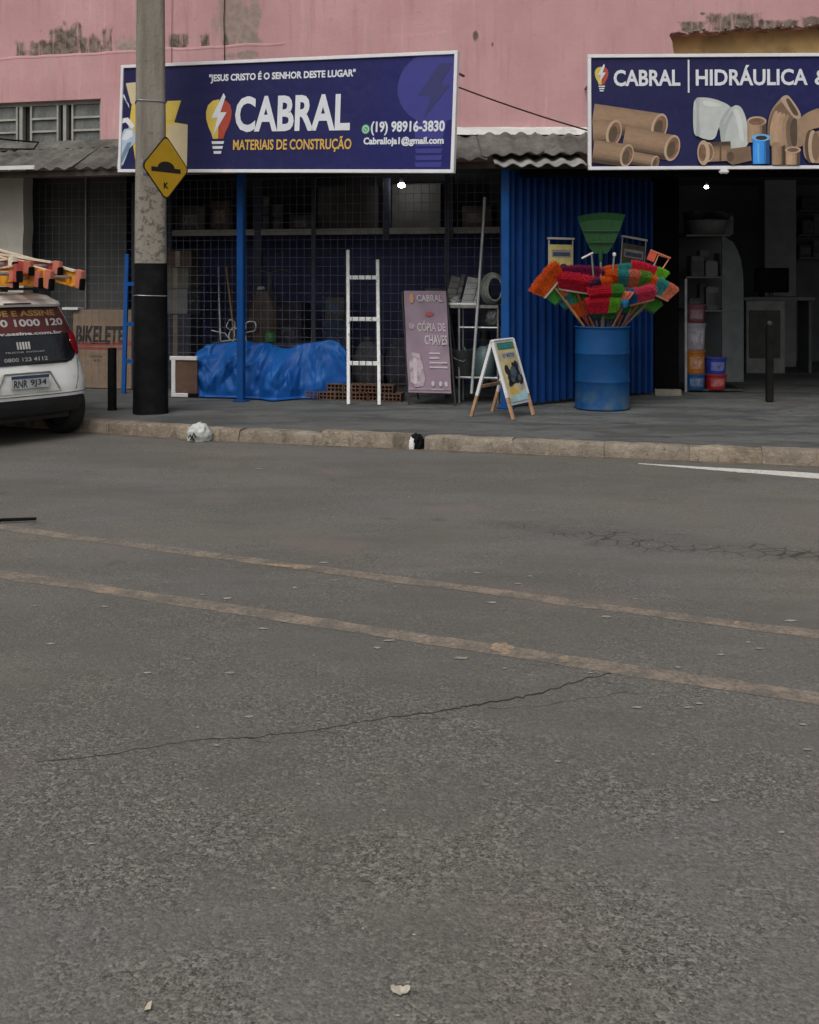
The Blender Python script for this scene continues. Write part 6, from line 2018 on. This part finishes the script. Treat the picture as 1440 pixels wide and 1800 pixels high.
# tail lights
TL = M('tail_lens_red', (0.36, 0.010, 0.016), .12, var=.1, coat=.6)
for s in (-1, 1):
    rows = []
    for i in range(13):
        z = .835 + (1.06 - .835) * i / 12
        q = (z - .9475) / .1125
        bulge = math.sqrt(max(0, 1 - q * q * .8))
        w_ = lev(z)[0]
        x0_, x1_ = w_ - .135 - .085 * bulge, w_ - .004
        row = []
        for j in range(9):
            x = x0_ + (x1_ - x0_) * (1 - (1 - j / 8) ** 2)
            row.append((s * (x + .012 * (j / 8) ** 2), rear_y(x, z) - .022 * bulge - .006, z))
        
        rows.append(row)
    b = B(); b.grid(rows); tl_ = b.out('tail_light', TL, car, smooth=60)
    zc_, xc_ = .93, lev(.93)[0] - .10
    flat('reversing_lens', [(s * (xc_ - .01), zc_ - .02), (s * (xc_ + .035), zc_ - .025), (s * (xc_ + .035), zc_ + .02), (s * (xc_ - .005), zc_ + .03)], 0, M('clear_lens', (.6, .55, .55), .15), tl_, warp=lambda x, z: (x, rear_y(abs(x), z) - .034, z))
# number plate; the shade of its recess is painted as a greyer patch
PLG = M('recess_shade', (0.60, 0.60, 0.575), .35)
rear_patch('recess_shade', lambda z: (-.36 - .0 + (z - .50) * .5, .36 - (z - .50) * .5) , .50, .69, .0045, PLG, car, 8)
np_ = put('number_plate', None, car)
yb_ = rear_y(0, .58) - .035
b = B(); b.box(-.20, .20, yb_, yb_ + .012, .545, .675); b.out('plate', M('plate_white', (.45, .47, .48), .4), np_, bevel=.004, seg=1)
b = B(); b.box(-.198, .198, yb_ - .002, yb_ - .0005, .644, .673); b.out('blue_strip', M('plate_blue', (.035, .065, .13), .4), np_)
lettering('RNR', (-.17, .56, -.03, .63), yb_ - .002, M('plate_ink', (.03, .03, .035), .5), np_, .02)
lettering('9J34', (.0, .56, .17, .63), yb_ - .002, M('plate_ink', (.03, .03, .035)), np_, .02)
b = B(); b.path([(-.33, rear_y(.3, .53) - .012, .52), (-.24, rear_y(.22, .69) - .014, .69), (.24, rear_y(.22, .69) - .014, .69), (.33, rear_y(.3, .53) - .012, .52)], .008); b.out('recess_shade_line', M('shade_line_grey', (.22, .22, .21), .4), car, smooth=60)  # grey line painting the shade round the plate recess
# side windows and door lines
for s in (-1, 1):
    for y0_, y1_ in ((.55, 1.18), (1.24, 2.0)):
        rows = []
        for i in range(9):
            z = .98 + (1.33 - .98) * i / 8
            w_ = lev(z)[0]
            row = []
            for j in range(11):
                y = y0_ + (y1_ - y0_) * j / 10 + (0 if y0_ > 1 else (z - .98) * .12)
                yf = lev(z)[2] - .2
                row.append((s * (w_ + .003), min(y, yf), z))
            rows.append(row)
        b = B(); b.grid(rows); b.out('side_window', CARG, car)
# windscreen
rows = []
for i in range(10):
    z = .96 + (1.36 - .96) * i / 9
    w_, y0_, y1_, e = lev(z)
    hl_, yc_ = (y1_ - y0_) / 2, (y1_ + y0_) / 2
    row = []
    for j in range(17):
        x = (-1 + 2 * j / 16) * (w_ - .07)
        q = abs(x) / w_
        row.append((x, yc_ + hl_ * (1 - q ** 7) ** (1 / 7) - .25 * .6 * q * q + .008, z + .004))
    rows.append(row)
b = B(); b.grid(rows); b.out('windscreen', CARG, car, smooth=60)
for s in (-1, 1):
    b = B(); rows = []
    for i in range(7):
        z = .62 + .2 * i / 6
        rows.append([(s * (.42 + .3 * j / 6), 3.60 - .25 * ((.42 + .3 * j / 6) / .81) ** 2 - .16 * (i / 6) - .05 * j / 6, z) for j in range(7)])
    b.grid(rows); b.out('headlight', M('headlamp_glass', (.5, .5, .5), .1), car, smooth=60)
# wheels
TY = M('tyre_rubber', (0.014, 0.014, 0.014), .8, var=.3, bump=.3, scale=14)
def wheel(x, y, s):
    w_ = put('wheel', None, car, (x, y, .29))
    b_ = B(); rows_ = []
    prf = [(.20, -.085), (.255, -.095), (.283, -.08), (.29, -.05), (.29, .05), (.283, .08), (.255, .095), (.20, .085)]
    for k_ in range(37):
        a = 2 * math.pi * k_ / 36
        rows_.append([(px_, r_ * math.cos(a), r_ * math.sin(a)) for r_, px_ in prf])
    b_.grid(rows_); b_.out('tyre', TY, w_, smooth=50)
    b_ = B()
    b_.tube((-.06, 0, 0), (.06, 0, 0), .205, n=28); b_.out('rim', DARK, w_, smooth=40)
    for k_ in range(5):
        a = 2 * math.pi * k_ / 5
        b_ = B(); b_.bar((s * .066, 0, 0), (s * .062, .19 * math.cos(a), .19 * math.sin(a)), .05, .012, (1, 0, 0)); b_.out('spoke', STEEL, w_)
    return w_
for x, s in ((-.68, -1), (.68, 1)):
    wheel(x, .50, s); wheel(x, 2.92, s)
for s in (-1, 1):       # dark wheel arches proud of the body side
    for y in (.50, 2.92):
        b = B(); rows = []
        for k_ in range(21):
            a = R(12) + R(88) * k_ / 20
            rows.append([(s * .77, y + .29 * math.cos(a), .29 + .30 * math.sin(a)), (s * .826, y + .30 * math.cos(a), .29 + .31 * math.sin(a)), (s * .815, y + .33 * math.cos(a), .29 + .34 * math.sin(a))])
        b.grid(rows); b.out('wheel_arch', CARB, car, smooth=50)
b = B(); b.box(-.60, .60, .25, 3.3, .20, .30); b.out('underbody', DARK, car)
for s in (-1, 1):
    b = B(); b.lathe([(.03, -.05), (.08, -.04), (.085, .04), (.03, .06)], 14, (s * .90, 2.05, 1.0)); b.out('wing_mirror', CARB, car, smooth=50)
# roof rack
for y in (.62, 1.45):
    b = B(); b.box(-.62, .62, y - .02, y + .02, 1.475, 1.50); rb_ = b.out('roof_bar', DARK, car, bevel=.006)
    for s in (-1, 1):
        b = B(); b.box(s * .56 - .03, s * .56 + .03, y - .03, y + .03, 1.38, 1.475); b.out('foot', DARK, rb_)
# ladders on the rack: separate things
FO = M('fibreglass_orange', (0.68, 0.30, 0.020), .5, var=.15, scale=5)
FR_ = M('fibreglass_red', (0.40, 0.055, 0.045), .5, var=.15, scale=5)
PKW = M('ladder_cap_pink', (0.50, 0.16, 0.11), .6, var=.15)
CRM = M('ladder_edge_cream', (0.62, 0.55, 0.42), .6, var=.1)
def ladder(label, x0, x1, yr, yf, z, rail_h, railm, capm, tilt=0.0, yaw_=0.0):
    p = car.matrix_basis @ Vector((x0, yr, z))
    t = thing('roof_ladder', label, 'ladder', p, -hd_car + yaw_, 'ladders carried on the car roof')
    t.rotation_euler = (R(tilt), 0, -hd_car + yaw_)
    L_ = yf - yr
    for x in (0, x1 - x0):
        sgn = 1 if x > 0 else -1
        b_ = B(); b_.box(x - .012, x + .012, 0.10, L_, 0, rail_h); b_.out('rail', railm, t)
        b_ = B(); b_.box(x - sgn * .04 if sgn > 0 else x, x if sgn > 0 else x + .04, 0.101, L_ - .001, rail_h - .014, rail_h + .004); b_.out('rail_flange', CRM, t)
        b_ = B(); b_.box(x - sgn * .04 if sgn > 0 else x, x if sgn > 0 else x + .04, 0.101, L_ - .001, -.004, .012); b_.out('rail_flange', railm, t)
        b_ = B(); b_.box(x - .022, x + .022, -.0, .10, -.012, rail_h + .012); b_.out('rail_cap', capm, t, bevel=.006)
        b_ = B(); b_.box(x - .026, x + .026, -.012, .02, -.02, rail_h * .6); b_.out('rubber_foot', BLACK, t, bevel=.005)
    nr = int(L_ / .3)
    for i in range(nr):
        b_ = B(); b_.tube((.0, .18 + i * .3, rail_h / 2), (x1 - x0, .18 + i * .3, rail_h / 2), .016); b_.out('rung', STEEL, t)
    return t
ladder('orange fibreglass ladder with cream edges sticking out right behind the car roof', .20, .52, -.06, 1.7, 1.50, .15, FO, PKW, 9.0)
ladder('red ladder stacked on top of the orange one on the car roof', .12, .44, .16, 1.6, 1.645, .10, FR_, PKW, 6.0, R(6))
ladder('second orange ladder on the left half of the car roof', -.50, -.14, .02, 1.6, 1.58, .14, FO, FR_, -4.0, R(-9))
ladder('second red ladder lying over the left orange ladder', -.46, -.10, .14, 1.5, 1.70, .09, FR_, CRM, -3.5, R(-4))
ladder('short orange ladder wedged in the middle of the roof load', -.10, .16, .06, 1.4, 1.52, .13, FO, PKW, 2.0, R(3))

# ================================================================ LITTER
def crumple(name, label, cat, loc, sx_, sy_, sz_, mat, seed, amp=.35):
    bm = bmesh.new()
    bmesh.ops.create_icosphere(bm, subdivisions=4, radius=1)
    for v in bm.verts:
        q = v.co * 1.7 + Vector((seed, 0, 0))
        d_ = 1 + amp * (1 - 2 * abs(noise.noise(q))) * .6 + amp * .5 * noise.noise(q * 2.7)
        c_ = v.co * d_
        v.co = (c_.x * sx_, c_.y * sy_, max(0.002, (c_.z + .55) * sz_))
    me = bpy.data.meshes.new(name); bm.to_mesh(me); bm.free()
    me.polygons.foreach_set('use_smooth', [True] * len(me.polygons))
    me.materials.append(mat)
    o_ = put(name, me, None, loc)
    return tag(o_, label, cat)
g = gp(349, 777)
BAGM = M('white_bag', (.42, .43, .41), .45, var=.25, scale=14)
bag = crumple('plastic_bag', 'crumpled white plastic bag lying against the kerb', 'plastic bag', (g.x, g.y + .04, 0), .105, .05, .10, BAGM, 5.3, .34)
b = B()
for q in ((-.07, -.075, .075), (-.05, -.08, .055), (-.035, -.075, .085)):
    b.path([(q[0] - .012, q[1], q[2] - .03), (q[0], q[1] - .006, q[2]), (q[0] + .014, q[1], q[2] - .035)], .008, 5)
b.out('dark_print', BLACK, bag)
g = K0 + UK * kt(734)
blk = crumple('black_scrap', 'torn black plastic scrap stuffed in the gap of the kerb', 'plastic scrap', (g.x, g.y + .05, 0), .05, .055, .075, BLACK, 8.1, .5)
blk2 = crumple('white_scrap', 'small white scrap beside the black plastic in the kerb gap', 'plastic scrap', (g.x - .05, g.y + .01, 0.0), .022, .02, .06, WHITE, 2.1, .5)
g = gp(704, 1747)
b = B(); rows = []
for i in range(9):
    f = -1 + 2 * i / 8
    hw = .010 * math.sqrt(max(.02, 1 - f * f)) * (1 + .3 * math.sin(i * 2.1))
    rows.append([(f * .021, -hw, .004 + .006 * f * f), (f * .021, 0, .007 + .006 * math.sin(i)), (f * .021, hw, .009 + .007 * f * f)])
b.grid(rows)
tag(b.out('dry_leaf', M('dry_leaf', (.42, .385, .31), .8, var=.2, scale=30), loc=(g.x, g.y, 0.001), smooth=True, solid=.001), 'curled pale dry leaf on the asphalt at the bottom of the picture', 'leaf')
g = gp(262, 1774)
b = B(); b.add([(-.007, -.012, .004), (.006, -.010, .005), (.004, .012, .008), (-.005, .01, .004)], [(0, 1, 2, 3)])
tag(b.out('paper_scrap', M('scrap', (.42, .36, .26), .8), loc=(g.x, g.y, .002), solid=.001), 'tiny pale scrap on the asphalt near the bottom left corner', 'scrap')
a_, c_ = gp(-160, 926), gp(64, 918)
b = B(); dv = c_ - a_
b.path([(0, 0, .012), dv * .35 + Vector((0, 0, .012)), dv * .68 + Vector((0, -.04, .016)), dv * .72 + Vector((0, .01, .02)), dv + Vector((0, 0, .022))], [.010, .010, .008, .011, .010], 7)
tag(b.out('black_strip', BLACK, loc=a_), 'flat black rubber strip lying on the road at the left edge', 'strip')
# pale flecks of grit and leaf scattered over the asphalt, too small to count
SP = [(455, 825), (255, 977), (570, 990), (590, 1021), (695, 1032), (520, 1034), (357, 1046), (400, 1053), (62, 1066), (184, 1067), (464, 1106), (502, 1093), (90, 1133), (665, 1140), (685, 1127), (257, 1184), (406, 1184), (382, 1312), (440, 1261), (840, 1008), (910, 1027), (1117, 1054), (1067, 1085), (1390, 1092), (1268, 1152), (1335, 1141), (1315, 1130), (888, 1176), (810, 1158), (1192, 1174), (1037, 1184), (1230, 1238), (1210, 1245), (1412, 1275), (1417, 1319), (158, 1485), (1375, 1465), (365, 1388), (1300, 832), (865, 1060), (932, 1014), (740, 1120), (330, 1160), (1120, 1245), (560, 1380), (980, 1340), (1255, 1408)]
b = B(); rg = random.Random(11)
for (px, py) in SP:
    g = gp(px, py)
    s_ = rg.uniform(.012, .03) * (g.y / 5)
    n2 = 7
    base = [g + Vector((s_ * (1 + rg.uniform(-.6, .35)) * math.cos(2 * math.pi * k_ / n2), .55 * s_ * (1 + rg.uniform(-.6, .3)) * math.sin(2 * math.pi * k_ / n2), .004)) for k_ in range(n2)]
    top_ = g + Vector((0, 0, .004 + .15 * s_))
    b.add([*base, top_], [(k_, (k_ + 1) % n2, n2) for k_ in range(n2)])
for i in range(110):
    px, py = rg.uniform(0, 1440), rg.uniform(840, 1790)
    g = gp(px, py); s_ = rg.uniform(.002, .005) * (1 + g.y / 8)
    b.add([g + Vector((s_ * math.cos(q * 1.05) * rg.uniform(.6, 1.2), s_ * .7 * math.sin(q * 1.05), .001)) for q in range(6)] + [g + Vector((0, 0, .001 + s_ * .35))], [(q, (q + 1) % 6, 6) for q in range(6)])
tag(b.out('scattered_grit', M('grit_pale', (.255, .238, .21), .85, var=.25, scale=20)), 'pale flecks of grit and leaf scattered over the asphalt', 'grit', kind='stuff')

p_ = F(fu(868, .40), .40, fz(868, 572, .40))
crumple('grey_sack', 'crumpled dark grey sack slung on the cross bar of the steel stand', 'sack', p_, .075, .07, .12, M('sack_grey', (.055, .058, .062), .6, var=.3), 4.4, .45)
p_ = F(fu(800, .42), .42, fz(800, 533, .42))
crumple('foil_bundle', 'crumpled pale foil bundle at the left end of the steel stand', 'bundle', p_, .06, .05, .05, M('foil', (.22, .225, .21), .4, .3, var=.3), 7.4, .5)
